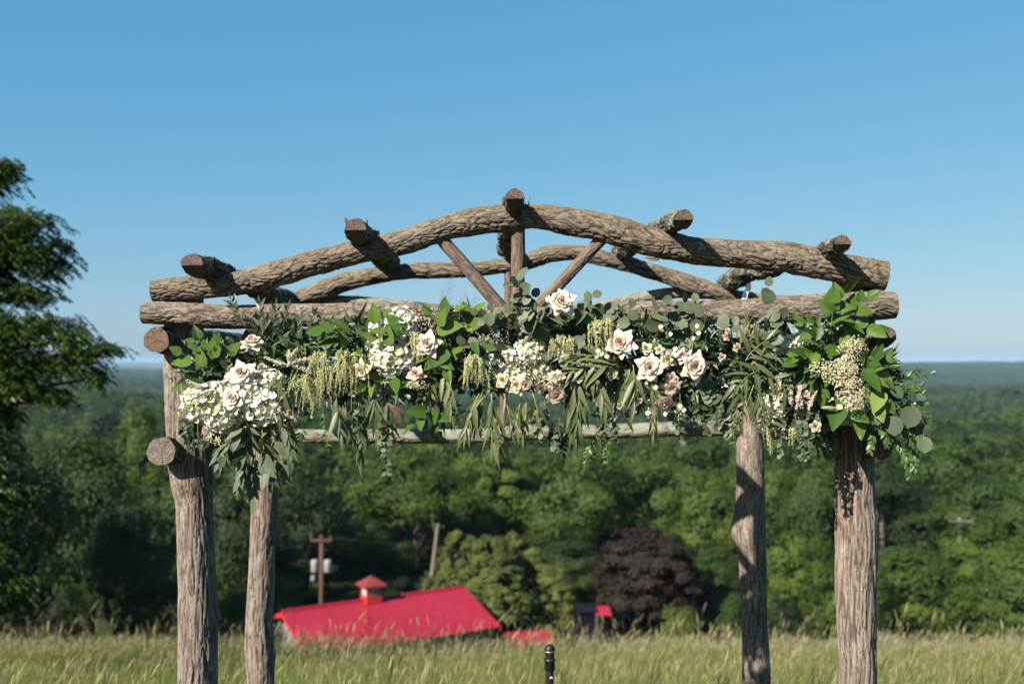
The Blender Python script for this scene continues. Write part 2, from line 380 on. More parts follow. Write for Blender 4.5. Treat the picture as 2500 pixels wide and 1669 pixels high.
# ------------------------------------------------------------------ trees
def crown_mesh(name, seed, mat, K=64, leaves=230, leaf=0.034, blob=(0.17, 0.34), shape='round', aspect=1.5, inner=900, flat=1.0):
    r = np.random.default_rng(seed); Cs = []; Rs = []
    for k in range(K):
        while True:
            d = r.standard_normal(3); d /= np.linalg.norm(d)
            if d[2] > -0.75: break
        rr = r.uniform(0.45, 0.86) if shape == 'round' else r.uniform(0.35, 0.8)
        c = d * rr
        if shape == 'cone':
            c[2] = r.uniform(-0.95, 0.85); q = (1 - (c[2] + 1) / 2.05) ** 0.7 * 0.85 + 0.05; aa = r.random() * 6.283
            c[0] = math.cos(aa) * q * r.uniform(.55, 1); c[1] = math.sin(aa) * q * r.uniform(.55, 1)
        Cs.append(c); Rs.append(r.uniform(*blob) * (0.75 if shape == 'cone' else 1))
    Cs = np.array(Cs); Rs = np.array(Rs)
    n = K * leaves; idx = np.repeat(np.arange(K), leaves)
    d = r.standard_normal((n, 3)); d /= np.linalg.norm(d, axis=1, keepdims=True)
    d[:, 2] = np.where(d[:, 2] < -0.3, -d[:, 2], d[:, 2])
    P = Cs[idx] + d * (Rs[idx] * (r.random(n) ** 0.25) * (1 + 0.12 * r.standard_normal(n)))[:, None] * np.array([1, 1, 0.8])
    N = 0.6 * d + 0.75 * Cs[idx] / np.linalg.norm(Cs[idx], axis=1, keepdims=True) + 0.33 * r.standard_normal((n, 3))
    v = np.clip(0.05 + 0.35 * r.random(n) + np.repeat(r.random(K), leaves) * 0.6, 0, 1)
    if inner:
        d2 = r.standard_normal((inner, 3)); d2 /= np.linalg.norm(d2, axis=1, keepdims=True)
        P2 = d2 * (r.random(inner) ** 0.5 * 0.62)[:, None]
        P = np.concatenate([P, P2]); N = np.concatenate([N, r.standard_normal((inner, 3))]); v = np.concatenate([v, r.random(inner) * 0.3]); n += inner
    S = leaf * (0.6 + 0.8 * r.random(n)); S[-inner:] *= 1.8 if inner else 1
    N /= np.linalg.norm(N, axis=1, keepdims=True)
    T = np.cross(N, r.standard_normal((n, 3))); T /= np.linalg.norm(T, axis=1, keepdims=True); B = np.cross(N, T)
    c = S[:, None]
    V = np.stack([P - T * c * aspect * .5, P + B * c * .5 + N * c * .12, P + T * c * aspect * .5, P - B * c * .5 + N * c * .12], 1)
    V[..., 2] *= flat
    F = np.arange(n * 4).reshape(-1, 4)
    return mesh_np(name, V.reshape(-1, 3), F, mat, False, {'v': np.repeat(v, 4)})

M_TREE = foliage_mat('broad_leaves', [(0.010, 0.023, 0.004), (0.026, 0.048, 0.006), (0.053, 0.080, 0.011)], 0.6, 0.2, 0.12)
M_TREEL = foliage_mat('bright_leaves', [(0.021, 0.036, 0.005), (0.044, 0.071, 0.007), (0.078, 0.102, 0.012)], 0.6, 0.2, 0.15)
M_TREED = foliage_mat('dark_shade_toned_leaves', [(0.006, 0.014, 0.004), (0.014, 0.025, 0.005), (0.028, 0.042, 0.008)], 0.6, 0.2, 0.1)  # dark green pushed darker still, with shade put into the leaf colour
M_JUN = foliage_mat('juniper_foliage', [(0.038, 0.052, 0.014), (0.067, 0.082, 0.020), (0.106, 0.117, 0.030)], 0.7, 0.15, 0.1)
M_COPPER = foliage_mat('copper_beech_leaves', [(0.010, 0.008, 0.006), (0.019, 0.013, 0.010), (0.040, 0.018, 0.013)], 0.7, 0.15, 0.04)
M_TRUNK = plain('trunk_bark', (0.06, 0.048, 0.036), 0.9, 0.1, var=0.35)
M_TRUNKP = plain('pale_trunk_bark', (0.13, 0.115, 0.09), 0.9, 0.1, var=0.25)

CR = [crown_mesh('crown_a', 1, M_TREE, K=40, leaves=330, blob=(0.2, 0.40)), crown_mesh('crown_b', 2, M_TREE, K=30, leaves=420, blob=(0.24, 0.44)), crown_mesh('crown_c', 3, M_TREE, K=80, blob=(0.14, 0.28)),
      ]
CRL = [crown_mesh('crown_d', 4, M_TREEL, K=38, leaves=340, blob=(0.2, 0.38)), crown_mesh('crown_e', 5, M_TREEL, K=84, blob=(0.13, 0.26))]
CRD = [crown_mesh('crown_f', 6, M_TREED, K=34, leaves=360, blob=(0.22, 0.42)), crown_mesh('crown_g', 7, M_TREED, K=76, blob=(0.14, 0.28))]
CRJ = [crown_mesh('crown_h', 8, M_JUN, K=130, leaves=110, leaf=0.028, blob=(0.10, 0.2), shape='cone', aspect=2.6, inner=700),
       crown_mesh('crown_i', 9, M_JUN, K=130, leaves=110, leaf=0.028, blob=(0.10, 0.2), shape='cone', aspect=2.6, inner=700)]
CRC = [crown_mesh('crown_j', 10, M_COPPER, K=190, leaves=120, blob=(0.10, 0.18), leaf=0.036, inner=5000)]
mb = MB()
mb.tube([(0, 0, -0.05), (0.02, 0.01, 0.3), (-0.02, 0.0, 0.6), (0.03, 0.02, 1.0)], [0.034, 0.024, 0.018, 0.006], 8)
for k in range(7):
    a = k * 2.4; h = 0.35 + 0.07 * k
    mb.tube([(0, 0, h), (math.cos(a) * .13, math.sin(a) * .13, h + .12), (math.cos(a) * .24, math.sin(a) * .24, h + .22)], [0.012, 0.008, 0.003], 5)
TRUNK = mb.mesh('trunk', M_TRUNK)
mb = MB(); mb.tube([(0, 0, -0.05), (0.012, 0.01, 0.3), (-0.012, 0.0, 0.6), (0.02, 0.02, 1.0)], [0.034, 0.026, 0.02, 0.006], 10)
TRUNKP = mb.mesh('trunk', M_TRUNKP)

def tree(px, top, wpx, Y, kind, label, group=None, name='broadleaf_tree', low=0.12, cat='tree', seed=0, pale=False):
    p = at(px, top, Y); gz = float(ground_z(p.x, Y)); H = p.z - gz
    R = wpx * 0.5 * mpp(Y)
    o = thing(name, label, cat, (p.x, Y, gz), group)
    lib = {'m': CR, 'l': CRL, 'd': CRD, 'j': CRJ, 'c': CRC}[kind]
    me = lib[seed % len(lib)]
    rz = (seed * 2.399) % 6.283
    zb = gz + H * low; hz = (p.z - zb) / 2 / 0.97
    S = Matrix.Diagonal((R / 0.98, R / 0.98, hz, 1))
    part('trunk', TRUNKP if pale else TRUNK, o, Matrix.Translation((p.x, Y, gz)) @ Matrix.Rotation(rz, 4, 'Z') @ Matrix.Diagonal((H * .8, H * .8, H * .8, 1)))
    part('crown', me, o, Matrix.Translation((p.x, Y, zb + hz)) @ Matrix.Rotation(rz, 4, 'Z') @ S)
    return o
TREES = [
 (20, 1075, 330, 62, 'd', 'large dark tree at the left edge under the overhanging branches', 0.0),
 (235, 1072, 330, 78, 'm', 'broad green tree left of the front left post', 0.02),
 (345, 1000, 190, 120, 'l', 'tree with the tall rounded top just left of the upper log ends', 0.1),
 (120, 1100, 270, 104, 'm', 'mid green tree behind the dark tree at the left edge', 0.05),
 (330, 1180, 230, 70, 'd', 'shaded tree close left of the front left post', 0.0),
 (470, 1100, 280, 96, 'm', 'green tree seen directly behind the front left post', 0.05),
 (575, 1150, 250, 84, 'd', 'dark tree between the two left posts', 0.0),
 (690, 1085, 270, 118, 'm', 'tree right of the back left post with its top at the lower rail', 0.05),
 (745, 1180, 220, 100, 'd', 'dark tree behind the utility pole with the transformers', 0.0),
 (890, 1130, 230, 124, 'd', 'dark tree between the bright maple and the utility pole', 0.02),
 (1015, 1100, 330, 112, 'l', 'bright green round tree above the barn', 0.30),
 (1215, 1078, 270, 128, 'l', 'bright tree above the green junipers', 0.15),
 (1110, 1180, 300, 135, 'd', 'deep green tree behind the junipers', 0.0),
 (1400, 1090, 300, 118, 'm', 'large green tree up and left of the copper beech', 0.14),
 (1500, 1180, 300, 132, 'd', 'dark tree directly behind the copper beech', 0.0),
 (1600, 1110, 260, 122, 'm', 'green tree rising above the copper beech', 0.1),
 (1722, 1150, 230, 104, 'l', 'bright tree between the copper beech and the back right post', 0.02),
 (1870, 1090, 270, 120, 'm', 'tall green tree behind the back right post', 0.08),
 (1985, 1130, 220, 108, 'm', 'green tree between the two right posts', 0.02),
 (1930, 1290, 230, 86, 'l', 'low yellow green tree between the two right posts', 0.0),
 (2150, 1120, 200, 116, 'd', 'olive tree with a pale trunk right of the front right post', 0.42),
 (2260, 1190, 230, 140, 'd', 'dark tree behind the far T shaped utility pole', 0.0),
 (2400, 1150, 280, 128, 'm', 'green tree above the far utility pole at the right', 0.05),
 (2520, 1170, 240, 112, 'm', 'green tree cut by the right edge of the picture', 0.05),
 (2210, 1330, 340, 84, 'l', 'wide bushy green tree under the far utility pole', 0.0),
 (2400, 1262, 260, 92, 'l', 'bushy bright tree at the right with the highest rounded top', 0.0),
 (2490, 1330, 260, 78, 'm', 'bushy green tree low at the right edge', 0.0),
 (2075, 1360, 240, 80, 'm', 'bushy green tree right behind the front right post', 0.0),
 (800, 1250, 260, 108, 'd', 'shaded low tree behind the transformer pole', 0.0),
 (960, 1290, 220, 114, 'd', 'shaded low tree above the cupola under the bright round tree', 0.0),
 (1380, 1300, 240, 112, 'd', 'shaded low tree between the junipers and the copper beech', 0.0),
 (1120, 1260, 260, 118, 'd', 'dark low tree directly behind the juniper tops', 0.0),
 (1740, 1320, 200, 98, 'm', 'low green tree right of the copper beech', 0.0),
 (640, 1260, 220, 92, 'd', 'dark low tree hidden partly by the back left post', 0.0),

]
for i, (px, top, wp, Y, k, lab, low) in enumerate(TREES):
    tree(px, top, wp, Y, k, lab, low=low, seed=i, pale=('pale trunk' in lab))
JUN = [(1125, 1288, 230, 88, 'tall juniper just above the right end of the barn roof'), (1195, 1306, 270, 86, 'juniper in the middle of the group behind the barn'),
       (1278, 1296, 290, 90, 'juniper with the sharpest top in the group behind the barn'), (1352, 1372, 190, 84, 'lowest juniper at the right of the group'),
       (1062, 1385, 150, 92, 'small juniper peeping over the barn ridge'), (1235, 1375, 260, 82, 'broad low juniper in front of the group behind the barn')]
for i, (px, top, wp, Y, lab) in enumerate(JUN):
    tree(px, top, wp, Y, 'j', lab, group='junipers behind the barn', name='juniper', low=0.0, seed=i)
tree(1585, 1268, 330, 88, 'c', 'round dark purple copper beech behind the meadow', name='copper_beech', low=0.0, seed=2)
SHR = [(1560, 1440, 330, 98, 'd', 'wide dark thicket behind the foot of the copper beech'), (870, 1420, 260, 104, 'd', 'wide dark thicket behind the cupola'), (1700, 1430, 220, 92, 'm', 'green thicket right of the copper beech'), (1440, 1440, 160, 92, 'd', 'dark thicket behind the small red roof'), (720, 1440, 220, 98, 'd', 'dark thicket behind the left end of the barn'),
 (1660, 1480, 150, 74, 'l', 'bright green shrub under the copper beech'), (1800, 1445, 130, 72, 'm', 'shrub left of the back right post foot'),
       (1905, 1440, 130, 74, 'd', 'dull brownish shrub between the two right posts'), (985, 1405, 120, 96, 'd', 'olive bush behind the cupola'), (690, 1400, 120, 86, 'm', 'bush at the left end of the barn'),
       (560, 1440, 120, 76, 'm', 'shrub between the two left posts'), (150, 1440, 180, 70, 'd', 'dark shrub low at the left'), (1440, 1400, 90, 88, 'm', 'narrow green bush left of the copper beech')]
for i, (px, top, wp, Y, k, lab) in enumerate(SHR):
    tree(px, top, wp, Y, k, lab, name='shrub', cat='shrub', low=0.0, seed=i + 3)

# woods in the valley: nobody could count them; crowns scattered over the ground by one modifier
def forest(name, pts, scl, label, mats):
    me = bpy.data.meshes.new(name); me.from_pydata([tuple(p) for p in pts], [], [])
    r = np.random.default_rng(len(pts))
    for k, arr in (('scl', scl), ('rot', r.random(len(pts)) * 6.283), ('sel', r.random(len(pts)))):
        a_ = me.attributes.new(k, 'FLOAT', 'POINT'); a_.data.foreach_set('value', np.asarray(arr, np.float32))
    o = part(name, me, kind='stuff'); o['label'] = label
    ng = bpy.data.node_groups.new(name, 'GeometryNodeTree')
    ng.interface.new_socket('Geometry', in_out='INPUT', socket_type='NodeSocketGeometry')
    ng.interface.new_socket('Geometry', in_out='OUTPUT', socket_type='NodeSocketGeometry')
    N = ng.nodes; L = ng.links; gi = N.new('NodeGroupInput'); go = N.new('NodeGroupOutput'); join = N.new('GeometryNodeJoinGeometry')
    def na(nm):
        x = N.new('GeometryNodeInputNamedAttribute'); x.data_type = 'FLOAT'; x.inputs['Name'].default_value = nm
        return x.outputs['Attribute']
    comb = N.new('ShaderNodeCombineXYZ'); L.new(na('rot'), comb.inputs[2])
    K = len(mats)
    for i, m_ in enumerate(mats):
        src = bpy.data.objects.new('wood_crown', m_)
        oi = N.new('GeometryNodeObjectInfo'); oi.inputs['Object'].default_value = src; oi.inputs['As Instance'].default_value = True
        cmp1 = N.new('FunctionNodeCompare'); cmp1.data_type = 'FLOAT'; cmp1.operation = 'GREATER_EQUAL'; L.new(na('sel'), cmp1.inputs[0]); cmp1.inputs[1].default_value = i / K
        cmp2 = N.new('FunctionNodeCompare'); cmp2.data_type = 'FLOAT'; cmp2.operation = 'LESS_THAN'; L.new(na('sel'), cmp2.inputs[0]); cmp2.inputs[1].default_value = (i + 1) / K
        bo = N.new('FunctionNodeBooleanMath'); bo.operation = 'AND'; L.new(cmp1.outputs[0], bo.inputs[0]); L.new(cmp2.outputs[0], bo.inputs[1])
        ip = N.new('GeometryNodeInstanceOnPoints'); L.new(gi.outputs[0], ip.inputs['Points']); L.new(bo.outputs[0], ip.inputs['Selection'])
        L.new(oi.outputs['Geometry'], ip.inputs['Instance']); L.new(comb.outputs[0], ip.inputs['Rotation']); L.new(na('scl'), ip.inputs['Scale'])
        L.new(ip.outputs[0], join.inputs[0])
    L.new(join.outputs[0], go.inputs[0])
    md = o.modifiers.new('scatter', 'NODES'); md.node_group = ng
    return o
def scatter(y0, y1, sp, seed, rad):
    r = np.random.default_rng(seed); P = []; y = y0
    while y < y1:
        s = sp * (1 + 0.3 * (y - y0) / (y1 - y0)); hw = y * 0.62 + 20
        x = np.arange(-hw, hw, s); x = x + r.uniform(-.4, .4, len(x)) * s; yy = y + r.uniform(-.4, .4, len(x)) * s
        P.append(np.stack([x, yy], -1)); y += s * 0.9
    P = np.concatenate(P); z = ground_z(P[:, 0], P[:, 1]); R = r.uniform(*rad, len(P))
    return np.stack([P[:, 0], P[:, 1], z + R * 0.75 + 4 + r.uniform(-1.5, 2.5, len(P))], -1), R
low = [crown_mesh('wood_a', 21, M_TREE, K=44, leaves=70, leaf=0.075, blob=(0.2, 0.36), inner=200), crown_mesh('wood_b', 22, M_TREEL, K=44, leaves=70, leaf=0.075, blob=(0.2, 0.36), inner=200),
       crown_mesh('wood_c', 23, M_TREED, K=50, leaves=60, leaf=0.075, blob=(0.16, 0.32), inner=200), crown_mesh('wood_d', 24, M_TREE, K=60, leaves=55, leaf=0.07, blob=(0.14, 0.3), inner=200, flat=1.25)]
P1, R1 = scatter(142, 330, 8.5, 1, (4.2, 6.6)); P2, R2 = scatter(330, 1300, 11.5, 2, (6.0, 9.0))
forest('forest', np.concatenate([P1, P2]), np.concatenate([R1, R2]), 'mixed green woods filling the valley beyond the barn', low)
# ------------------------------------------------------------------ barn with red roof
t = NT('red_metal_roof'); tc = t.n('ShaderNodeTexCoord').outputs['Object']
nz = t.noise(t.mapping(tc, (1.4, .35, .35)), 0.8, 6, .65)
c = t.mix(t.ramp(nz, [(.35, (0,) * 3), (.7, (1,) * 3)]), (0.205, 0.007, 0.019), (0.255, 0.014, 0.032)); c = t.mix(t.ramp(t.noise(tc, 3.5, 5, .7), [(.58, (0,) * 3), (.75, (.5,) * 3)]), c, (0.15, 0.012, 0.016))
t.base(c); t.rough(0.55, 0.3); M_RED = t.m
M_WALL = plain('weathered_barn_boards', (0.160, 0.152, 0.144), 0.9, 0.1, var=0.25)
M_WHITE = plain('white_boards', (0.285, 0.285, 0.285), 0.7, 0.3)
M_TRIM = plain('red_trim', (0.30, 0.02, 0.02), 0.6, 0.3)
M_COP = plain('faded_red_roof', (0.14, 0.022, 0.018), 0.7, 0.3)
M_DARK = plain('dark_opening', (0.02, 0.02, 0.022), 0.8, 0.2)
A = 72.0
RL = at(689, 1493, A); RR = at(1132, 1433, A * 1.109); RR.z = RL.z
ax = (RR - RL); Lr = ax.length; ax.normalize(); pr = Vector((ax.y, -ax.x, 0))        # towards the camera
W = 0.0791 * A; DROP = 0.0255 * A; BH = 3.2
barn = thing('barn', 'long low barn with a bright red metal roof beyond the meadow', 'barn', (RL.x, RL.y, RL.z - DROP - BH))
def quad_slab(name, mat, parent, a, b, c, d, th, label=None):
    n = (b - a).cross(d - a).normalized()
    if n.z < 0: n = -n
    V = [a, b, c, d, a - n * th, b - n * th, c - n * th, d - n * th]
    return part(name, mesh_np(name, [tuple(v) for v in V], [[0,1,2,3],[7,6,5,4],[0,4,5,1],[1,5,6,2],[2,6,7,3],[3,7,4,0]], mat, False), parent, label=label)
dz = Vector((0, 0, -DROP))
roof = quad_slab('roof', M_RED, barn, RL, RR, RR + pr * W + dz, RL + pr * W + dz, 0.10, 'near slope of the red roof')
quad_slab('roof', M_RED, barn, RR, RL, RL - pr * W + dz, RR - pr * W + dz, 0.10, 'far slope of the red roof')
nrm = ax.cross(pr * W + dz).normalized(); nrm = nrm if nrm.z > 0 else -nrm
seam = MB()
for k in range(27):
    p0 = RL + ax * (0.3 + k * (Lr - 0.6) / 26); q = p0 + pr * W + dz
    seam.tube([p0 + nrm * 0.012, q + nrm * 0.012], 0.018, 4)
part('roof_seam', seam.mesh('roof_seam', M_RED, False), roof)
cap = MB(); cap.tube([RL - ax * .05 + Vector((0, 0, .06)), RR + ax * .05 + Vector((0, 0, .06))], 0.12, 6); part('ridge_cap', cap.mesh('ridge_cap', M_RED, False), roof)
for e, sg in ((RL, -1), (RR, 1)):
    for s_ in (1, -1):
        fa = MB()
        q = e + pr * W * s_ + dz; off = ax * sg * 0.04
        fa.add([tuple(e + off), tuple(q + off), tuple(q + off - Vector((0, 0, .35))), tuple(e + off - Vector((0, 0, .35))),
                tuple(e + off * 2), tuple(q + off * 2), tuple(q + off * 2 - Vector((0, 0, .35))), tuple(e + off * 2 - Vector((0, 0, .35)))],
               [[0,1,2,3],[7,6,5,4],[0,4,5,1],[2,6,7,3],[1,5,6,2],[3,7,4,0]])
        part('fascia', fa.mesh('fascia', M_TRIM, False), barn)
# walls: board by board on the left gable, plain beyond
ins = 0.5; WW = W - ins
def wall_poly(name, pts, th, off, mat, parent):
    V = [tuple(p) for p in pts] + [tuple(p + off * th) for p in pts]; n = len(pts)
    me = bpy.data.meshes.new(name); me.from_pydata(V, [], [list(range(n)), list(range(2*n-1, n-1, -1))] + [[i, i + n, (i+1) % n + n, (i+1) % n] for i in range(n)])
    me.materials.append(mat); return part(name, me, parent)
for e, sg in ((RL + ax * 0.6, -1), (RR - ax * 0.6, 1)):
    top = e + Vector((0, 0, -0.15)); s0 = e + pr * WW + dz * (WW / W) + Vector((0, 0, -.15)); s1 = e - pr * WW + dz * (WW / W) + Vector((0, 0, -.15))
    gb = Vector((0, 0, RL.z - DROP - BH))
    f0 = Vector((s0.x, s0.y, gb.z - 1)); f1 = Vector((s1.x, s1.y, gb.z - 1))
    wl = wall_poly('wall', [top, s0, f0, f1, s1], 0.15, -ax * sg, M_WALL, barn)
    if sg < 0:
        nb = 26
        for k in range(nb):
            tt = -1 + 2 * (k + .5) / nb; c0 = e + pr * WW * tt; zt = RL.z - DROP * abs(tt) * WW / W - 0.25
            b_ = MB(); hh = (zt - gb.z) / 2
            R3 = Matrix((pr, -ax, Vector((0, 0, 1)))).transposed()
            b_.box((c0.x - ax.x * .03, c0.y - ax.y * .03, gb.z + hh), (WW / nb - 0.02, 0.02 + 0.008 * (k % 3), hh), R3)
            part('board', b_.mesh('board', M_WALL, False), wl)
        wb = MB(); c0 = e - ax * .08; wb.box((c0.x, c0.y, RL.z - 0.9), (0.45, 0.03, 0.25), R3); part('window', wb.mesh('window', M_DARK, False), barn)
for sg in (1, -1):
    a0 = RL + ax * .6 + pr * WW * sg + dz * (WW / W) + Vector((0, 0, -.2)); b0 = RR - ax * .6 + pr * WW * sg + dz * (WW / W) + Vector((0, 0, -.2))
    wall_poly('wall', [a0, b0, Vector((b0.x, b0.y, gb.z - 1)), Vector((a0.x, a0.y, gb.z - 1))], 0.15, -pr * sg, M_WALL, barn)
# cupola
tcu = 0.465; cc = RL + ax * Lr * tcu
cu = thing  # placeholder
R3 = Matrix((ax, -pr, Vector((0, 0, 1)))).transposed()
b_ = MB(); b_.box((cc.x, cc.y, cc.z + .3), (0.55, 0.55, .9), R3); cup = part('cupola', b_.mesh('cupola', M_WHITE, False), barn)
b_ = MB()
for sx in (-1, 1):
    for sy in (-1, 1):
        q = cc + ax * sx * .52 + pr * sy * .52; b_.box((q.x, q.y, cc.z + .3), (0.09, 0.09, .92), R3)
b_.box((cc.x, cc.y, cc.z + .1), (0.63, 0.63, 0.28), R3)
part('corner_trim', b_.mesh('corner_trim', M_TRIM, False), cup)
for sy, dv in ((1, pr), (-1, pr)):
    b_ = MB()
    for k in range(6):
        q = cc + dv * sy * .57; b_.box((q.x, q.y, cc.z + .52 + k * .13), (0.46, 0.02, 0.035), R3)
    part('louvre', b_.mesh('louvre', M_WALL, False), cup)
b_ = MB(); rr_ = .9; ring = [cc + ax * sx * rr_ + pr * sy * rr_ + Vector((0, 0, 1.2)) for sx, sy in ((-1, -1), (1, -1), (1, 1), (-1, 1))]
b_.add([tuple(q) for q in ring] + [tuple(q - Vector((0, 0, .12))) for q in ring] + [tuple(cc + Vector((0, 0, 1.85)))],
       [[0,1,5,4],[1,2,6,5],[2,3,7,6],[3,0,4,7],[7,6,5,4]], [[0,1,8],[1,2,8],[2,3,8],[3,0,8]])
part('cupola_roof', b_.mesh('cupola_roof', M_COP, False), cup)

def small_shed(px, py, Y, L, Wd, rise, ang, label, rm, wm, wallh=2.2):
    c = at(px, py, Y); gz = c.z - rise - wallh
    o = thing('shed', label, 'shed', (c.x, Y, gz)); a = Vector((math.cos(ang), math.sin(ang), 0)); p = Vector((a.y, -a.x, 0)); d = Vector((0, 0, -rise))
    l = c - a * L / 2; r = c + a * L / 2
    quad_slab('roof', rm, o, l, r, r + p * Wd + d, l + p * Wd + d, 0.1); quad_slab('roof', rm, o, r, l, l - p * Wd + d, r - p * Wd + d, 0.1)
    for e, sg in ((l + a * .2, -1), (r - a * .2, 1)):
        wall_poly('wall', [e + Vector((0, 0, -.12)), e + p * (Wd - .25) + d, e + p * (Wd - .25) + d + Vector((0, 0, -wallh)), e - p * (Wd - .25) + d + Vector((0, 0, -wallh)), e - p * (Wd - .25) + d], .1, -a * sg, wm, o)
    for sg in (1, -1):
        a0 = l + a * .2 + p * (Wd - .25) * sg + d * .93; b0 = r - a * .2 + p * (Wd - .25) * sg + d * .93
        wall_poly('wall', [a0, b0, b0 + Vector((0, 0, -wallh)), a0 + Vector((0, 0, -wallh))], .1, -p * sg, wm, o)
    return o
small_shed(1290, 1539, 64, 2.9, 1.4, 0.6, 0.25, 'low red shed roof peeping over the grass right of the barn', M_RED, M_WALL)
small_shed(1468, 1478, 80, 1.2, 1.3, 0.45, 0.1, 'tiny bright red roof at the foot of the copper beech', M_RED, plain('dark_boards', (0.05, 0.045, 0.045), 0.9), 3.0)  # walls of plain dark boards under the red roof
small_shed(1430, 1474, 76, 1.5, 1.3, 0.25, 0.1, 'dark purple box like shed beside the copper beech', plain('dark_purple_paint', (0.007, 0.005, 0.009), 0.8, .1), plain('dark_purple_boards', (0.005, 0.0035, 0.006), 0.9, .1), 3.4)
M_PALE = plain('pale_pink_render', (0.50, 0.40, 0.34), 0.8); M_ROOFG = plain('grey_roof', (0.20, 0.19, 0.19), 0.8)
def house(px, py, Y, L, Wd, H, label):
    c = at(px, py, Y); o = thing('house', label, 'house', (c.x, Y, c.z - H))
    m = MB(); m.box((c.x, Y, c.z - H / 2 - 4), (L / 2, Wd / 2, H / 2 + 4)); wl = part('wall', m.mesh('wall', M_PALE, False), o)
    l = Vector((c.x - L / 2 - .4, Y, c.z + 2.2)); r = Vector((c.x + L / 2 + .4, Y, c.z + 2.2)); p = Vector((0, -Wd / 2 - .4, -2.3))
    quad_slab('roof', M_ROOFG, o, l, r, r + p, l + p, .2); p2 = Vector((0, Wd / 2 + .4, -2.3)); quad_slab('roof', M_ROOFG, o, r, l, l + p2, r + p2, .2)
    for k in range(max(2, int(L / 3.5))):
        w_ = MB(); w_.box((c.x - L / 2 + 1.6 + k * 3.3, Y - Wd / 2 - .04, c.z - H * .45), (.55, .05, .8)); part('window', w_.mesh('window', M_DARK, False), wl)
house(45, 968, 620, 13, 9, 7, 'pale pink house among the woods seen through the left tree')
house(1675, 1090, 360, 3.6, 5, 5, 'tiny white house in the woods left of the back right post')
house(1908, 1078, 380, 4.6, 5, 5, 'small white house in the woods between the two right posts')

# ------------------------------------------------------------------ utility poles and wires
M_UP = plain('creosoted_pole', (0.075, 0.042, 0.030), 0.85, 0.2, var=0.3); M_GREYW = plain('grey_wood', (0.085, 0.08, 0.07), 0.85, 0.2)
M_TANK = plain('transformer_paint', (0.19, 0.20, 0.21), 0.4, 0.5)
def upole(px, top, Y, r, mat, label, arm_w, trans=False, name='utility_pole'):
    c = at(px, top, Y); gz = float(ground_z(c.x, Y)); o = thing(name, label, 'utility pole', (c.x, Y, gz))
    m = MB(); m.tube([(c.x, Y, gz - .5), (c.x, Y, c.z)], [r * 1.3, r], 12); part('pole', m.mesh('pole', mat), o)
    m = MB(); m.box((c.x, Y - r - .06, c.z - .35), (arm_w, .06, .09)); am = part('crossarm', m.mesh('crossarm', mat, False), o)
    ins = MB()
    ins.lathe([(0.001, .32), (.06, .3), (.09, .2), (.05, .16), (.08, .08), (.04, 0), (.001, 0)], (0, 0, 0), 10); im = ins.mesh('insulator', M_GREYW)
    for k in range(3):
        part('insulator', im, am, Matrix.Translation((c.x + (k - 1) * arm_w * .9, Y - r - .06, c.z - .28)))
    if trans:
        tk = MB(); tk.lathe([(.001, 0), (.26, 0), (.3, .05), (.3, .86), (.27, .95), (.12, 1.0), (.001, 1.0)], (0, 0, 0), 18); tm = tk.mesh('transformer', M_TANK)
        for sx in (-1, 1): part('transformer', tm, o, Matrix.Translation((c.x + sx * .52, Y - .1, c.z - 2.9)))
        part('transformer', tm, o, Matrix.Translation((c.x - .62, Y - .2, c.z - 3.6)) @ Matrix.Diagonal((.62, .62, .45, 1)))
        b = MB(); b.box((c.x, Y - .1, c.z - 2.5), (.3, .05, .04)); part('bracket', b.mesh('bracket', M_UP, False), o)
    return c
c1 = upole(785, 1306, 80, 0.16, M_UP, 'brown utility pole with white transformers behind the barn', 0.85, True)
c2 = upole(2343, 1262, 96, 0.17, plain('pale_weathered_pole', (0.12, 0.115, 0.10), 0.85, 0.2), 'grey T shaped utility pole among the trees at the right', 1.15)
# bare leaning trunk above the barn
pt, pb = at(1068, 1290, 92), at(1055, 1400, 92); pb2 = pb + (pb - pt) * 1.1
m = MB(); m.tube([pb2, pb, pt, pt + (pt - pb) * .12], [.22, .20, .15, .08], 10)
m.tube([pt - (pt - pb) * .2, pt + Vector((-.5, -.1, .9))], [.08, .02], 6)
st = thing('dead_tree', 'bare leaning grey trunk standing over the barn roof', 'tree', (pb2.x, pb2.y, pb2.z)); part('trunk', m.mesh('trunk', M_TRUNKP), st)
def wire(a, b, sag, label, r=0.009):
    pts = [a.lerp(b, k / 24) - Vector((0, 0, sag * 4 * (k / 24) * (1 - k / 24))) for k in range(25)]
    m = MB(); m.tube(pts, r, 4, a=0); o = part('power_line', m.mesh('power_line', M_GREYW)); tag(o, label, 'power line')
wire(c1 + Vector((.7, -.2, -.1)), at(1900, 1322, 98), 1.2, 'thin power line running right from the transformer pole')
wire(c1 + Vector((-.1, -.2, -2.9)), at(1250, 1405, 96), .8, 'lower power line sagging right over the barn')

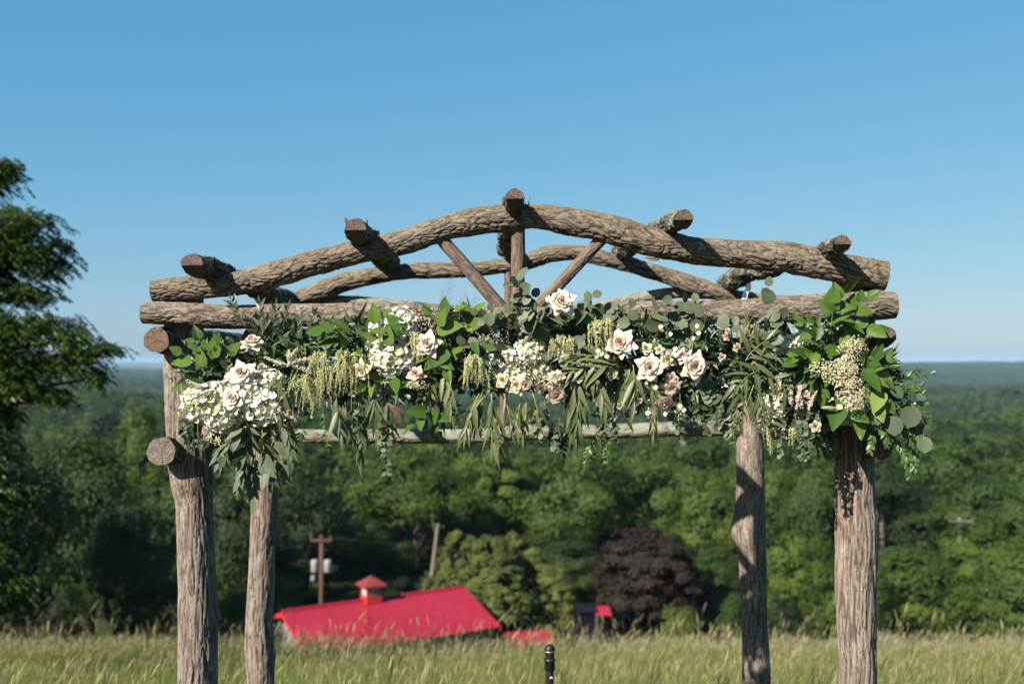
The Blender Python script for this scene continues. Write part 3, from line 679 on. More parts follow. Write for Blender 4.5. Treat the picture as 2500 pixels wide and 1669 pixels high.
# ------------------------------------------------------------------ near tree at the left with drooping compound leaves
M_ASH = foliage_mat('drooping_leaflets', [(0.010, 0.023, 0.004), (0.026, 0.051, 0.007), (0.069, 0.103, 0.013)], 0.5, 0.3, 0.3, objvar=0.0)
r = np.random.default_rng(77); YT = 15.0
lobes = [(-30, 430, 68, 62, .5), (15, 415, 30, 40, .3), (60, 545, 85, 45, .8), (-40, 560, 90, 60, .8), (105, 640, 65, 60, .7), (40, 610, 80, 60, .6), (-30, 650, 90, 90, .7), (140, 600, 30, 22, .3), (60, 720, 80, 40, .6),
         (20, 810, 110, 50, 1.0), (110, 795, 75, 40, .8), (165, 830, 65, 36, .7), (215, 862, 55, 30, .5), (262, 850, 32, 18, .3), (60, 890, 90, 45, .7), (150, 895, 60, 36, .5), (222, 925, 32, 36, .3), (50, 950, 80, 36, .7), (130, 970, 38, 30, .4), (-10, 1020, 50, 40, .4), (-60, 1100, 110, 70, .8), (-50, 1210, 130, 90, .8), (-70, 1330, 140, 90, .8), (-60, 1440, 120, 90, .8), (70, 1190, 30, 30, .3), (60, 1420, 40, 34, .3),
         (-30, 900, 110, 120, .9), (-40, 1000, 60, 60, .7), (-120, 700, 150, 330, 1.2), (-240, 600, 170, 380, 1.3), (-330, 800, 170, 300, 1.3), (-230, 330, 150, 160, 1.0), (-300, 250, 180, 200, 1.2)]
Vl = []; Al = []
br = MB(); trunk_top = at(-330, 640, YT)
for lx_, ly_, rx_, ry_, dep in lobes:
    area = rx_ * ry_
    nf = int(area / 23) + 8
    lc = at(lx_, ly_, YT); kx = rx_ * mpp(YT) * .92; kz = ry_ * mpp(YT) * .82
    root = at(-330, min(1100, ly_ + 120), YT)
    if lx_ > -200: br.tube([root, root.lerp(lc, .5) + Vector((0, 0, .12)), lc, lc + Vector((kx * .6, 0, -kz * .3))], [.07, .045, .022, .006], 5)
    toffs = r.random() * (.35 if ly_ > 1050 else 1)  # low lobes get a darker tone, shade put into the leaflet colour
    for k in range(nf):
        d = r.standard_normal(3); d /= np.linalg.norm(d); q = r.random() ** 0.45
        p = np.array([lc.x + d[0] * q * kx, YT + r.uniform(-1, 1) * dep * .8, lc.z + d[2] * q * kz])
        az = r.uniform(-0.9, 0.9) + (0 if r.random() < .7 else math.pi); fl = r.uniform(.13, .26)
        dx = math.cos(az); dyv = math.sin(az) * .8; bend = r.uniform(.3, 1.0)
        np_ = 6
        tone = 0.25 + 0.45 * toffs + 0.3 * r.random() * (1 if q > .6 else .4)
        for i in range(np_):
            tt = (i + .5) / np_; c = p + np.array([dx, dyv, 0]) * fl * tt + np.array([0, 0, -bend * fl * tt ** 1.6 + .06])
            for sg in (-1, 1):
                side = np.array([-dyv, dx, 0]) * sg; ld = np.array([dx, dyv, -.5 - bend * tt]) * .45 + side * .8 + np.array([0, 0, -.25]); ld /= np.linalg.norm(ld)
                L_ = r.uniform(.06, .095); wd = np.cross(ld, r.standard_normal(3) * .5 + np.array([0, 0, 1])); wd /= np.linalg.norm(wd); wd *= L_ * .2
                Vl.append([c, c + ld * L_ * .5 + wd, c + ld * L_, c + ld * L_ * .5 - wd]); Al.append(min(1, tone * r.uniform(.7, 1.2)))
Vl = np.array(Vl); n = len(Vl)
gx = trunk_top.x; gzt = float(ground_z(gx, YT))
lt = thing('overhanging_tree', 'near leafy tree whose drooping branches hang in from the left', 'tree', (gx, YT, gzt))
part('crown', mesh_np('crown', Vl.reshape(-1, 3), np.arange(n * 4).reshape(-1, 4), M_ASH, False, {'v': np.repeat(Al, 4)}), lt)
br.tube([(gx, YT, gzt - .2), (gx + .1, YT, gzt + 2), (gx, YT, trunk_top.z), (gx + .2, YT, trunk_top.z + 3)], [.3, .24, .16, .05], 12)
part('trunk', br.mesh('trunk', M_TRUNK), lt)
# ------------------------------------------------------------------ rustic log arch
def resample(P, R, ds):
    P = np.array([list(p) for p in P], float); R = np.array(R, float)
    n = len(P)
    if n > 2:                                               # Catmull-Rom through the points
        Q = np.concatenate([[2 * P[0] - P[1]], P, [2 * P[-1] - P[-2]]]); RR = np.concatenate([[R[0]], R, [R[-1]]])
        pts = []; rs = []
        for i in range(n - 1):
            L = np.linalg.norm(P[i + 1] - P[i]); k = max(2, int(L / ds))
            t_ = np.arange(k)[:, None] / k
            a, b, c, d = Q[i], Q[i + 1], Q[i + 2], Q[i + 3]
            pts.append(0.5 * (2 * b + (c - a) * t_ + (2 * a - 5 * b + 4 * c - d) * t_ ** 2 + (3 * b - a - 3 * c + d) * t_ ** 3))
            t1 = t_[:, 0]; rs.append(RR[i + 1] + (RR[i + 2] - RR[i + 1]) * (t1 * t1 * (3 - 2 * t1)))
        return np.concatenate(pts + [P[-1:]]), np.concatenate(rs + [R[-1:]])
    k = max(3, int(np.linalg.norm(P[1] - P[0]) / ds)); t_ = np.linspace(0, 1, k)[:, None]
    return P[0] + (P[1] - P[0]) * t_, R[0] + (R[1] - R[0]) * t_[:, 0]

def log(name, parent, P, R, mat, cut, seed=0, seg=None, ds=0.005, depth=0.005, freq=46, twist=1.2, stretch=0.22, wob=0.05, wander=0.004,
        knots=(), bevel=(0, 0), caps=(True, True), fluff=0.0, label=None, skew=(0, 0), capmat=None, wamp=1.0):
    """a bark covered log along P with radii R; furrows are cut into the mesh, each sawn end is a part of the log"""
    freq *= 1.3; depth *= 0.9
    C, r = resample(P, R, ds); m = len(C)
    T = np.gradient(C, axis=0); T /= np.linalg.norm(T, axis=1, keepdims=True)
    s = np.concatenate([[0], np.cumsum(np.linalg.norm(np.diff(C, axis=0), axis=1))])
    ref = np.array([0, 0, 1.0]) if abs(T[0][2]) < 0.8 else np.array([0, 1.0, 0])
    U = np.zeros_like(C); u = np.cross(T[0], ref); u /= np.linalg.norm(u)
    for i in range(m):
        u = u - T[i] * (u @ T[i]); u /= np.linalg.norm(u); U[i] = u
    W = np.cross(T, U)
    seg = seg or int(max(24, min(150, 2 * math.pi * r.mean() / 0.0034)))
    th = np.arange(seg) / seg * 2 * math.pi
    TH, S = np.meshgrid(th, s); Rm = r[:, None]
    # where the trunk wanders and swells
    C = C + (U * (pn(s * 3.1, seed * 7.7, 1.3) * 2 * wander)[:, None] + W * (pn(s * 3.1, seed * 7.7, 8.3) * 2 * wander)[:, None])
    cx, cy = np.cos(TH), np.sin(TH); r0 = r.mean()
    big = pn(cx * 1.1 + seed, cy * 1.1, S * 4.0) * wob * 2.0 + pn(cx * 2.4, cy * 2.4 + seed, S * 14) * wob * 0.7
    rad = Rm * (1 + big)
    warp = pn(cx * r0 * 22 + seed, cy * r0 * 22, S * 9) * 0.35
    def furrow(k, f, o):
        a = TH + k * S + warp * wamp * 0.06 / max(r0, .02)
        x, y = np.cos(a) * r0 * f, np.sin(a) * r0 * f
        n_ = pn(x + o, y + seed, S * f * stretch + warp * 2 * wamp)
        return np.abs(n_)
    n1 = furrow(twist, freq, 0.0); n2 = furrow(-twist * 0.8, freq * 0.8, 31.0); n3 = furrow(0.3, freq * 2.3, 57.0)
    g = np.minimum(n1, n2 * 1.15)
    groove = np.exp(-(g / 0.075) ** 2)                       # 1 in the cracks
    plate = pn(cx * r0 * freq * .5, cy * r0 * freq * .5 + 5, S * freq * stretch * 1.3)
    crosscut = np.exp(-(pn(cx * r0 * 30 + 9, cy * r0 * 30, S * 26 + seed) / 0.05) ** 2) * (plate > 0.02)
    h = -groove * 1.0 + np.clip(n1 + n2, 0, 1) * 0.55 + plate * 0.5 - 0.25 * np.exp(-(n3 / 0.07) ** 2) - 0.3 * crosscut
    amp = depth * (0.65 + 0.7 * np.clip(pn(cx * 1.6, cy * 1.6, S * 5 + 3 + seed) + 0.5, 0, 1))
    ends = np.clip(np.minimum(S - s[0], s[-1] - S) / 0.02, 0.35, 1)
    rad = rad + h * amp * ends
    fur = np.clip(groove * 0.9 + 0.25 * crosscut + 0.2 * np.exp(-(n3 / 0.05) ** 2), 0, 1)
    if fluff:
        fl = np.abs(pn(cx * r0 * 90, cy * r0 * 90, S * 90)) + 0.6 * np.abs(pn(cx * r0 * 190, cy * r0 * 190, S * 190))
        fade = np.clip((S - s[0]) / 0.10, 0.0, 1) * np.clip((s[-1] - S) / 0.05, 0.3, 1)
        rad = rad + fade * fluff * fl * (0.6 + np.clip(pn(cx * 2, cy * 2, S * 6) * 2, -.5, 1))
    for ks, ka, kr, kh in knots:                              # (position 0..1, angle, radius m, height m)
        d2 = ((S - ks * s[-1]) / kr) ** 2 + ((np.angle(np.exp(1j * (TH - ka)))) * r0 / kr) ** 2
        rad = rad + kh * np.exp(-d2 * 1.2) - 0.35 * kh * np.exp(-d2 * 14)
        fur = np.maximum(fur, np.exp(-d2 * 14) * .8)
    D = cx[..., None] * U[:, None] + cy[..., None] * W[:, None]
    V = C[:, None] + rad[..., None] * D
    for e, sg in ((0, -1), (m - 1, 1)):                       # bevelled or slanting saw cuts
        b, sk = bevel[0 if e == 0 else 1], skew[0 if e == 0 else 1]
        tt = T[e] * sg; rel = V - C[e]; along = rel @ tt
        upv = rel[..., 2] if abs(tt[2]) < .8 else rel[..., 1]; latv = rel[..., 0]
        lim = -b * np.clip(-upv - 0.002, 0, 1) - sk * (latv if abs(tt[0]) < .8 else rel[..., 1])
        # little nibbles in the bark edge
        lim = lim + 0.003 * pn(np.arange(seg) * .35, seed, e)[None]
        near = np.abs(S - s[e]) < 0.25
        over = np.where(near, np.clip(along - lim, 0, None), 0)
        V = V - over[..., None] * tt
    up = np.clip(D[..., 2], 0, 1)
    bc = np.stack([cx * r0, cy * r0, S + seed * 3.7], -1)
    i = np.arange(m - 1)[:, None] * seg; j = np.arange(seg)[None]; j2 = (j + 1) % seg
    F = np.stack([i + j, i + j2, i + seg + j2, i + seg + j], -1).reshape(-1, 4)
    base = Matrix.Translation(Vector(C[0])); Vl = V.reshape(-1, 3) - C[0]
    me = mesh_np(name, Vl, F, mat, True, {'fur': fur.ravel(), 'up': up.ravel(), 'bc': bc.reshape(-1, 3)})
    o = part(name, me, parent, base, label=label)
    for e, on in ((0, caps[0]), (m - 1, caps[1])):
        if not on: continue
        ring = V[e]; c0 = ring.mean(0); tt = T[e] * (-1 if e == 0 else 1)
        K = 9; Vc = [c0[None] + (ring - c0) * (k / K) for k in range(1, K + 1)]
        # straight across each side of a bevelled cut
        b, sk = bevel[0 if e == 0 else 1], skew[0 if e == 0 else 1]
        Vc = np.concatenate(Vc)
        if b:
            rel = Vc - C[e]; al = rel @ tt; lim = -b * np.clip(-rel[:, 2] - 0.002, 0, 1); Vc = Vc + (lim - al)[:, None] * tt
        nn = pn(np.tile(np.arange(seg) * .4, K), np.repeat(np.arange(K), seg) * 1.1, seed)
        Vc = Vc + (nn * 0.0012 + 0.0006)[:, None] * tt
        loc = np.stack([(Vc - c0) @ U[e], (Vc - c0) @ W[e], np.full(len(Vc), seed * 1.0)], -1)
        loc[:, 2] = 0; Vc = np.concatenate([Vc, (c0 + tt * .0008)[None]]); loc = np.concatenate([loc, [[0, 0, 0]]])
        if b: Vc[-1] = C[e] + tt * 0.0008
        i = np.arange(K - 1)[:, None] * seg; Fq = np.stack([i + j, i + j2, i + seg + j2, i + seg + j], -1).reshape(-1, 4)
        F3 = np.stack([np.full(seg, K * seg), np.arange(seg), (np.arange(seg) + 1) % seg], -1)
        if e == 0: Fq = Fq[:, ::-1]; F3 = F3[:, ::-1]
        cm = mesh_np('sawn_end', Vc - C[0], [Fq, F3], capmat[0 if e == 0 else 1] if capmat else cut, False, {'bc': loc})
        part('sawn_end', cm, o, base)
    return o

YF, YFB, YFP = 3.85, 3.83, 3.95          # arch log, straight beam and posts of the front frame
YB = 5.33                                # back frame
arch = thing('wedding_arch', 'rustic wedding arch of rough bark covered logs standing in the meadow', 'arch', (0, 4.6, 0))
def px_log(name, rows, Y, *a, **k):
    """rows: (x, y top, y bottom) of a level log or (x left, x right, y) given as ('v', xl, xr, y)"""
    P = []; R = []
    for q in rows:
        if q[0] == 'v': P.append(at((q[1] + q[2]) / 2, q[3], Y)); R.append((q[2] - q[1]) / 2 * mpp(Y))
        else:
            P.append(at(q[0], (q[1] + q[2]) / 2, Y)); R.append((q[2] - q[1]) / 2 * mpp(Y) * (q[3] if len(q) > 3 else 1))
    return log(name, arch, P, R, *a, **k)

# slope correction: radii of a sloping log are narrower than its vertical extent
px_log('arch_log', [(375, 684, 737), (444, 678, 734), (519, 677, 729), (618, 655, 716, .97), (693, 630, 697, .93), (768, 607, 672, .93), (867, 586, 645, .96), (953, 569, 631, .96), (1017, 548, 613, .93),
                    (1081, 527, 588, .95), (1158, 508, 576, .97), (1234, 501, 568), (1311, 499, 559), (1387, 507, 574), (1451, 519, 586), (1502, 528, 603, .96), (1553, 543, 618, .94), (1604, 556, 632, .92), (1655, 571, 638, .95),
                    (1706, 582, 646), (1809, 586, 655), (1911, 588, 662), (1979, 600, 676, .97), (2047, 616, 690, .96), (2115, 630, 704, .98), (2164, 638, 710)],
       YF, M_BARK, M_CUTG, seed=1, seg=132, ds=0.0045, depth=0.0052, freq=52, twist=2.4, stretch=0.30, wob=0.035, skew=(0, -.12), label='thick curving arch log across the front',
       knots=((0.50, 3.6, .03, .008), (0.66, 2.6, .035, .010), (0.14, 2.9, .02, -.006), (0.79, 0.4, .03, .008), (0.88, 2.2, .03, .006)))
px_log('beam', [(350, 738, 790), (420, 739, 793), (494, 740, 799), (569, 743, 801), (700, 741, 797), (842, 740, 797), (927, 741, 795), (1055, 743, 797), (1234, 751, 800), (1417, 746, 797), (1570, 738, 788), (1741, 733, 792),
                (1911, 723, 788), (2047, 715, 787), (2115, 711, 782), (2182, 712, 777)], YFB, M_BEAM, M_CUT, seed=2, seg=120, ds=0.0045, depth=0.0036, freq=60, twist=1.2, stretch=0.22, wob=0.03,
       label='straight beam under the front arch log', knots=((0.06, 3.3, .012, -.006), (0.085, 3.0, .012, -.006), (0.27, 2.7, .035, .007), (0.59, 3.1, .03, .006), (0.87, 3.0, .03, .006)))
px_log('post', [('v', 402, 494, 690), ('v', 401, 493, 810), ('v', 401, 503, 910), ('v', 405, 508, 990), ('v', 411, 513, 1096), ('v', 418, 518, 1170), ('v', 432, 519, 1243), ('v', 436, 525, 1390), ('v', 437, 530, 1490),
                ('v', 436, 528, 1669), ('v', 432, 530, 2050), ('v', 430, 534, 2180)], YFP, M_POST, M_CUT, seed=3, seg=140, ds=0.006, depth=0.0039, freq=62, twist=0.5, stretch=0.081, wamp=.45, wob=.014, wander=.002, caps=(True, False), label='front left post',
       knots=((0.30, 3.4, .04, .012), (0.47, 1.9, .05, .008), (0.56, 0.0, .03, .008), (.36, 2.2, .05, -.006)))
px_log('post', [('v', 2036, 2134, 655), ('v', 2037, 2135, 800), ('v', 2040, 2134, 900), ('v', 2041, 2133, 1000), ('v', 2042, 2132, 1110), ('v', 2040, 2134, 1220), ('v', 2041, 2139, 1280), ('v', 2040, 2136, 1430), ('v', 2049, 2136, 1597),
                ('v', 2050, 2138, 1669), ('v', 2048, 2140, 2050), ('v', 2046, 2144, 2180)], YFP, M_POST, M_CUT, seed=4, seg=140, ds=0.006, depth=0.0048, freq=54, twist=0.35, stretch=0.068, wamp=.45, wob=.014, wander=.002, caps=(True, False), label='front right post',
       knots=((0.40, 0.1, .03, .009), (0.42, 2.8, .018, -.006)))
px_log('post', [('v', 612, 677, 770), ('v', 613, 678, 900), ('v', 614, 678, 1194), ('v', 609, 671, 1341), ('v', 603, 667, 1488), ('v', 600, 669, 1590), ('v', 605, 668, 1669), ('v', 600, 672, 1810)], YB, M_POST, M_CUT, seed=5, seg=84, ds=0.009,
       depth=0.0047, freq=50, twist=0.4, stretch=0.074, wamp=.45, wob=.014, wander=.002, caps=(True, False), label='back left post', knots=((0.78, 3.1, .03, .006), (.8, 0.2, .04, .01)))
px_log('post', [('v', 1798, 1862, 765), ('v', 1799, 1862, 900), ('v', 1799, 1862, 1000), ('v', 1798, 1864, 1128), ('v', 1797, 1867, 1213), ('v', 1788, 1868, 1294), ('v', 1804, 1869, 1363), ('v', 1811, 1873, 1512), ('v', 1813, 1880, 1669),
                ('v', 1810, 1882, 1810)], YB, M_POST, M_CUT, seed=6, seg=84, ds=0.009, depth=0.0026, freq=56, twist=0.5, stretch=0.087, wamp=.45, wob=.014, wander=.002, caps=(True, False), label='back right post', knots=((0.505, 3.2, .05, .010), (0.80, 1.9, .03, .008)))
# back frame
px_log('arch_log', [(688, 726, 768), (720, 712, 757, .95), (745, 698, 748, .9), (768, 690, 738, .9), (800, 676, 730, .9), (838, 664, 712, .92), (902, 654, 695), (979, 646, 684), (1055, 641, 680), (1132, 642, 678), (1209, 635, 670),
                    (1285, 618, 661, .95), (1336, 601, 644, .95), (1400, 599, 634), (1440, 603, 641), (1485, 614, 652, .95), (1536, 627, 666, .95), (1604, 648, 689, .92), (1672, 666, 713, .9), (1741, 688, 731, .92), (1809, 712, 752, .92)],
       YB, M_BARK, M_CUT, seed=7, seg=76, ds=0.008, depth=0.006, freq=36, twist=1.6, stretch=0.26, wob=0.05, label='curving arch log of the back frame', knots=((.53, 3.0, .03, .006),))
px_log('beam', [(640, 712, 738), (760, 718, 745), (813, 722, 747), (927, 731, 757), (1020, 741, 768), (1240, 756, 786), (1417, 742, 770), (1485, 733, 757), (1570, 714, 740), (1638, 702, 729), (1690, 700, 726), (1800, 706, 728), (1882, 716, 732)],
       YB + .06, M_RAIL, M_CUT, seed=8, seg=48, ds=0.009, depth=0.003, freq=44, twist=0.6, stretch=0.14, wob=0.07, wander=0.008, label='thin sagging beam of the back frame', knots=((.31, 1.6, .015, .008), (.57, 1.5, .015, .008)))
px_log('rail', [(575, 1050, 1084), (703, 1046, 1081), (889, 1048, 1082), (1095, 1046, 1081), (1200, 1044, 1077), (1300, 1036, 1074), (1476, 1035, 1069), (1701, 1028, 1064), (1812, 1027, 1060)], YB - .02, M_RAIL, M_CUT, seed=9, seg=64, ds=0.008,
       depth=0.0035, freq=44, twist=0.8, stretch=0.16, wob=0.05, label='pale lower rail across the back')
px_log('post', [('v', 1232, 1252, 655), ('v', 1231, 1250, 760)], YB, M_POLE, M_CUT, seed=10, seg=32, depth=0.001, freq=70, label='short centre stud of the back frame')
for k, (x, y1) in enumerate(((845, 1056), (1037, 1054), (1231, 1050), (1412, 1044), (1600, 1040))):
    px_log('baluster', [('v', x - 10, x + 11, 762 - (5 if k in (1, 2, 3) else 22)), ('v', x - 9, x + 9, 900), ('v', x - 10, x + 10, y1)], YB, M_POLE, M_CUT, seed=11 + k, seg=28, ds=0.012, depth=0.0012, freq=70, twist=.3, caps=(False, False))
# fan of braces in the front frame
px_log('brace', [('v', 1247, 1281, 552), ('v', 1248, 1282, 650), ('v', 1250, 1284, 762)], YF + .01, M_POLE, M_CUT, seed=20, seg=56, ds=0.006, depth=0.0018, freq=80, twist=.3, stretch=.1, label='upright centre strut')
def brace(a, b, rpx, Y, seed, **k):
    log('brace', arch, [at(*a, Y), at((a[0] + b[0]) / 2 + 1.5, (a[1] + b[1]) / 2 - 1.5, Y), at(*b, Y)], [rpx * mpp(Y)] * 3, k.pop('mat', M_POLE), M_CUT, seed=seed, seg=52, ds=0.006, depth=k.pop('depth', 0.0018), freq=80, twist=.5, stretch=.1, **k)
brace((1066, 572), (1236, 768), 16, YF + .01, 21, label='left slanting strut of the fan')
brace((1482, 570), (1300, 768), 15, YF + .01, 22, label='right slanting strut of the fan')
brace((492, 1092), (640, 785), 27, YFP - .01, 23, mat=M_POST, depth=.003, label='left knee brace behind the flowers')
brace((2040, 1112), (1888, 785), 27, YFP - .01, 24, mat=M_POST, depth=.003, label='right knee brace behind the flowers')
# cross logs of the roof, front to back
def roof_log(f, b, rf, rb, seed, Yf=3.64, Yb=5.42, bend=(0, 0), label=None, **k):
    A_, B_ = at(*f, Yf), at(*b, Yb); M1 = A_.lerp(B_, .35) + Vector((bend[0], 0, bend[1])); M2 = A_.lerp(B_, .7) - Vector((bend[0] * .6, 0, bend[1] * .6))
    log('roof_log', arch, [A_, M1, M2, B_], [rf * mpp(Yf), rf * mpp(Yf) * 1.05, (rf * mpp(Yf) + rb * mpp(Yb)) / 2, rb * mpp(Yb)], M_MOSSY, M_CUT, seed=seed, seg=72, ds=0.008, depth=.005, freq=38, twist=1.5, stretch=.25,
        wob=.06, fluff=.011, bevel=(1.25, 0), wander=.007, label=label, **k)
roof_log((471, 646), (712, 738), 27, 24, 31, bend=(.02, .0), label='leftmost roof log, jagged with lichen', knots=((.75, 1.0, .02, .03), (.85, 4.2, .018, .035), (.6, 5.2, .016, .025)), skew=(.25, 0))
roof_log((870, 561), (952, 642), 27, 27, 32, bend=(.01, 0), label='roof log left of the centre', knots=((.06, .4, .014, .022), (.8, 3, .02, .02)), skew=(.1, 0))
roof_log((1257, 482), (1232, 612), 23, 21, 33, label='highest roof log at the centre')
roof_log((1668, 538), (1512, 612), 24, 20, 34, bend=(-.01, .0), label='roof log right of the centre', skew=(-.35, 0))
roof_log((2056, 593), (1770, 692), 21, 24, 35, bend=(.0, -.015), label='rightmost roof log furred with lichen', skew=(-.35, 0), knots=((.05, 1.55, .008, .02),))
# side rails, front to back, ends showing outside the posts
def side_rail(f, b, rf, rb, seed, cutm, label, Yf=3.80, Yb=5.45, **k):
    A_, B_ = at(*f, Yf), at(*b, Yb)
    log('side_rail', arch, [A_, A_.lerp(B_, .5) + Vector((.01, 0, .012)), B_], [rf * mpp(Yf), (rf * mpp(Yf) + rb * mpp(Yb)) / 2, rb * mpp(Yb)], M_MOSSY, cutm, seed=seed, seg=72, ds=.008, depth=.004, freq=40, twist=1, wob=.05, fluff=.004, label=label, **k)
side_rail((383, 832), (640, 846), 31, 22, 41, M_CUTO, 'upper left side rail with an orange sawn end', knots=((.03, 1.2, .02, .012),))
side_rail((391, 1102), (626, 1046), 34, 24, 42, M_CUTG, 'lower left side rail with a cracked sawn end', skew=(.1, 0))
side_rail((2158, 822), (1858, 852), 30, 22, 43, M_CUT, 'upper right side rail', bevel=(1.25, 0), skew=(-.15, 0))
side_rail((2148, 1088), (1846, 1042), 34, 24, 44, M_CUTO, 'lower right side rail', skew=(-.1, 0))
# torn splinters and branch stubs
def stub(px, py, Y, dx, dz, L, r, mat=M_BARK, dy=-.3):
    p = at(px, py, Y); d = Vector((dx, dy, dz)).normalized(); b = MB()
    b.tube([tuple(q - p) for q in (p - d * .015, p, p + d * L * .5 + Vector((0, 0, .002)), p + d * L)], [r * 1.3, r, r * .7, r * .15], 7)
    me = b.mesh('branch_stub', mat); part('branch_stub', me, arch, Matrix.Translation(p))
stub(1590, 630, YF - .02, -1, .0, .035, .006); stub(1600, 634, YF - .02, -1, -.25, .03, .004); stub(2053, 576, 3.68, .05, 1, .020, .003); stub(893, 548, 3.70, .5, 1, .022, .006, M_MOSSY); stub(1290, 500, 3.72, .25, .9, .03, .0025, M_MOSSY)
stub(846, 540, 3.68, -.4, 1, .018, .006, M_MOSSY); stub(1104, 604, YF + .0, .7, .6, .014, .004, M_POLE)
# white strip tied behind the beam
t = NT('white_ribbon'); t.base((0.72, 0.72, 0.70)); t.rough(0.7, .2); M_RIB = t.m
rb_ = []; pth = [(1829, 693), (1826, 706), (1820, 716), (1817, 730), (1816, 760)]
V = []; 
for i, (x, y) in enumerate(pth):
    wd = 7 if i else 5
    for dy in (0, .0015):
        V += [at(x - wd, y + (2 if i else -2), 3.93 + dy), at(x + wd, y, 3.925 + dy)]
V = [list(v) for v in V]; F = []
for i in range(len(pth) - 1):
    a = i * 4; F += [[a, a+1, a+5, a+4], [a+2, a+6, a+7, a+3], [a, a+4, a+6, a+2], [a+1, a+3, a+7, a+5]]
F += [[0, 2, 3, 1], [16, 17, 19, 18]]
tag(part('ribbon', mesh_np('ribbon', V, F, M_RIB)), 'short white ribbon sticking up behind the beam at the right', 'ribbon')
# ------------------------------------------------------------------ flowers and leaves of the garland
def leaf_mesh(name, L, prof, mat, fold=0.18, curl=0.25, wave=0.0, nl=8, nw=2, seed=0, v=0.5, tip=0.0):
    """a leaf along +Y, upper side +Z; prof(t) is the half width in units of L"""
    r = np.random.default_rng(seed); V = []; A = []; ph = r.random() * 6
    for i in range(nl + 1):
        t_ = i / nl; w_ = prof(t_) * L; y = t_ * L
        zc = -curl * L * t_ ** 2 * .6
        for j in range(-nw, nw + 1):
            q = j / nw
            V.append((q * w_ + 0.02 * L * math.sin(t_ * 3 + ph) * t_, y - abs(q) * w_ * .15, zc + abs(q) * w_ * fold + wave * L * math.sin(t_ * 9 + ph + q * 2) * abs(q)))
            A.append(v + 0.12 * (j == 0) + r.uniform(-.06, .06))
    n = 2 * nw + 1
    F = [[i * n + j, i * n + j + 1, (i + 1) * n + j + 1, (i + 1) * n + j] for i in range(nl) for j in range(2 * nw)]
    return mesh_np(name, V, F, mat, True, {'v': A})
ovate = lambda w: (lambda t: w * (max(0.0, math.sin(math.pi * min(1, t) ** 0.72)) ** 0.8 + 0.02) * (1 - 0.25 * t))
roundl = lambda w: (lambda t: w * (max(0.0, 1 - (2 * t - 1) ** 2) ** 0.5 + 0.02))
lance = lambda w: (lambda t: w * (max(0.0, math.sin(math.pi * t ** 0.75)) ** 1.1 + 0.02) * (1 - 0.35 * t))

def garden_leaf(name, dark, mid, light, rough, spec, trans, under=None, vein=0.0):
    t = NT(name); v = t.attr('v'); oi = t.n('ShaderNodeObjectInfo').outputs['Random']
    f = t.math('ADD', t.math('MULTIPLY', v, 0.35), t.math('MULTIPLY', oi, 0.65))
    c = t.ramp(f, [(0.08, dark), (0.5, mid), (0.92, light)])
    tc = t.n('ShaderNodeTexCoord').outputs['Object']
    c = t.mix(t.ramp(t.noise(tc, 60, 3), [(0.4, (0, 0, 0)), (0.7, (0.35,) * 3)]), c, [x * .7 for x in mid])
    if under is not None: c = t.mix(t.n('ShaderNodeNewGeometry').outputs['Backfacing'], c, under)
    t.base(c); t.rough(rough, spec)
    if vein:
        wv = t.n('ShaderNodeTexWave', wave_type='BANDS', bands_direction='DIAGONAL'); wv.inputs['Scale'].default_value = 22; wv.inputs['Distortion'].default_value = 1.5
        ab = t.n('ShaderNodeVectorMath', operation='ABSOLUTE'); t.l(tc, ab.inputs[0]); mp = t.mapping(ab.outputs[0], (-1.2, 1, 0)); t.l(mp, wv.inputs['Vector'])
        t.bump(wv.outputs['Fac'], vein, 0.003)
    tr = t.n('ShaderNodeBsdfTranslucent'); t.l(t.mix(1.0, c, (1.2, 1.4, .5), 'MULTIPLY'), tr.inputs[0])
    ms = t.n('ShaderNodeMixShader'); ms.inputs[0].default_value = trans
    t.l(t.p.outputs[0], ms.inputs[1]); t.l(tr.outputs[0], ms.inputs[2]); t.l(ms.outputs[0], t.out.inputs[0])
    return t.m
MG_BIG = garden_leaf('glossy_green_leaf', (0.029, 0.074, 0.009), (0.063, 0.129, 0.016), (0.118, 0.179, 0.023), 0.38, 0.4, 0.22, vein=.5)
MG_LIME = garden_leaf('yellow_green_leaf', (0.082, 0.136, 0.024), (0.139, 0.192, 0.040), (0.180, 0.240, 0.072), 0.4, 0.4, 0.3, vein=.4)
MG_EUC = garden_leaf('silver_green_leaf', (0.044, 0.061, 0.032), (0.074, 0.093, 0.054), (0.114, 0.131, 0.078), 0.55, 0.3, 0.15, (0.081, 0.099, 0.061))
MG_WIL = garden_leaf('willow_eucalyptus_leaf', (0.037, 0.056, 0.020), (0.078, 0.098, 0.040), (0.135, 0.152, 0.074), 0.45, 0.35, 0.2, (0.082, 0.096, 0.048))
MG_OLI = garden_leaf('olive_leaf', (0.018, 0.027, 0.013), (0.039, 0.053, 0.024), (0.098, 0.116, 0.068), 0.45, 0.4, 0.08, (0.107, 0.120, 0.080))
MG_DRK = garden_leaf('dark_glossy_leaf', (0.008, 0.022, 0.008), (0.016, 0.038, 0.014), (0.037, 0.068, 0.027), 0.45, 0.35, 0.08)
MG_VIN = garden_leaf('myrtle_leaf', (0.020, 0.048, 0.011), (0.041, 0.084, 0.019), (0.078, 0.128, 0.034), 0.42, 0.35, 0.15)
MG_BRN = garden_leaf('reddish_brown_leaf', (0.049, 0.028, 0.016), (0.115, 0.060, 0.032), (0.164, 0.104, 0.048), 0.5, 0.3, 0.15)
M_STEM = plain('green_stem', (0.10, 0.12, 0.045), 0.6); M_STEMB = plain('brown_stem', (0.13, 0.085, 0.05), 0.7); M_STEMY = plain('yellow_stem', (0.26, 0.23, 0.06), 0.6)
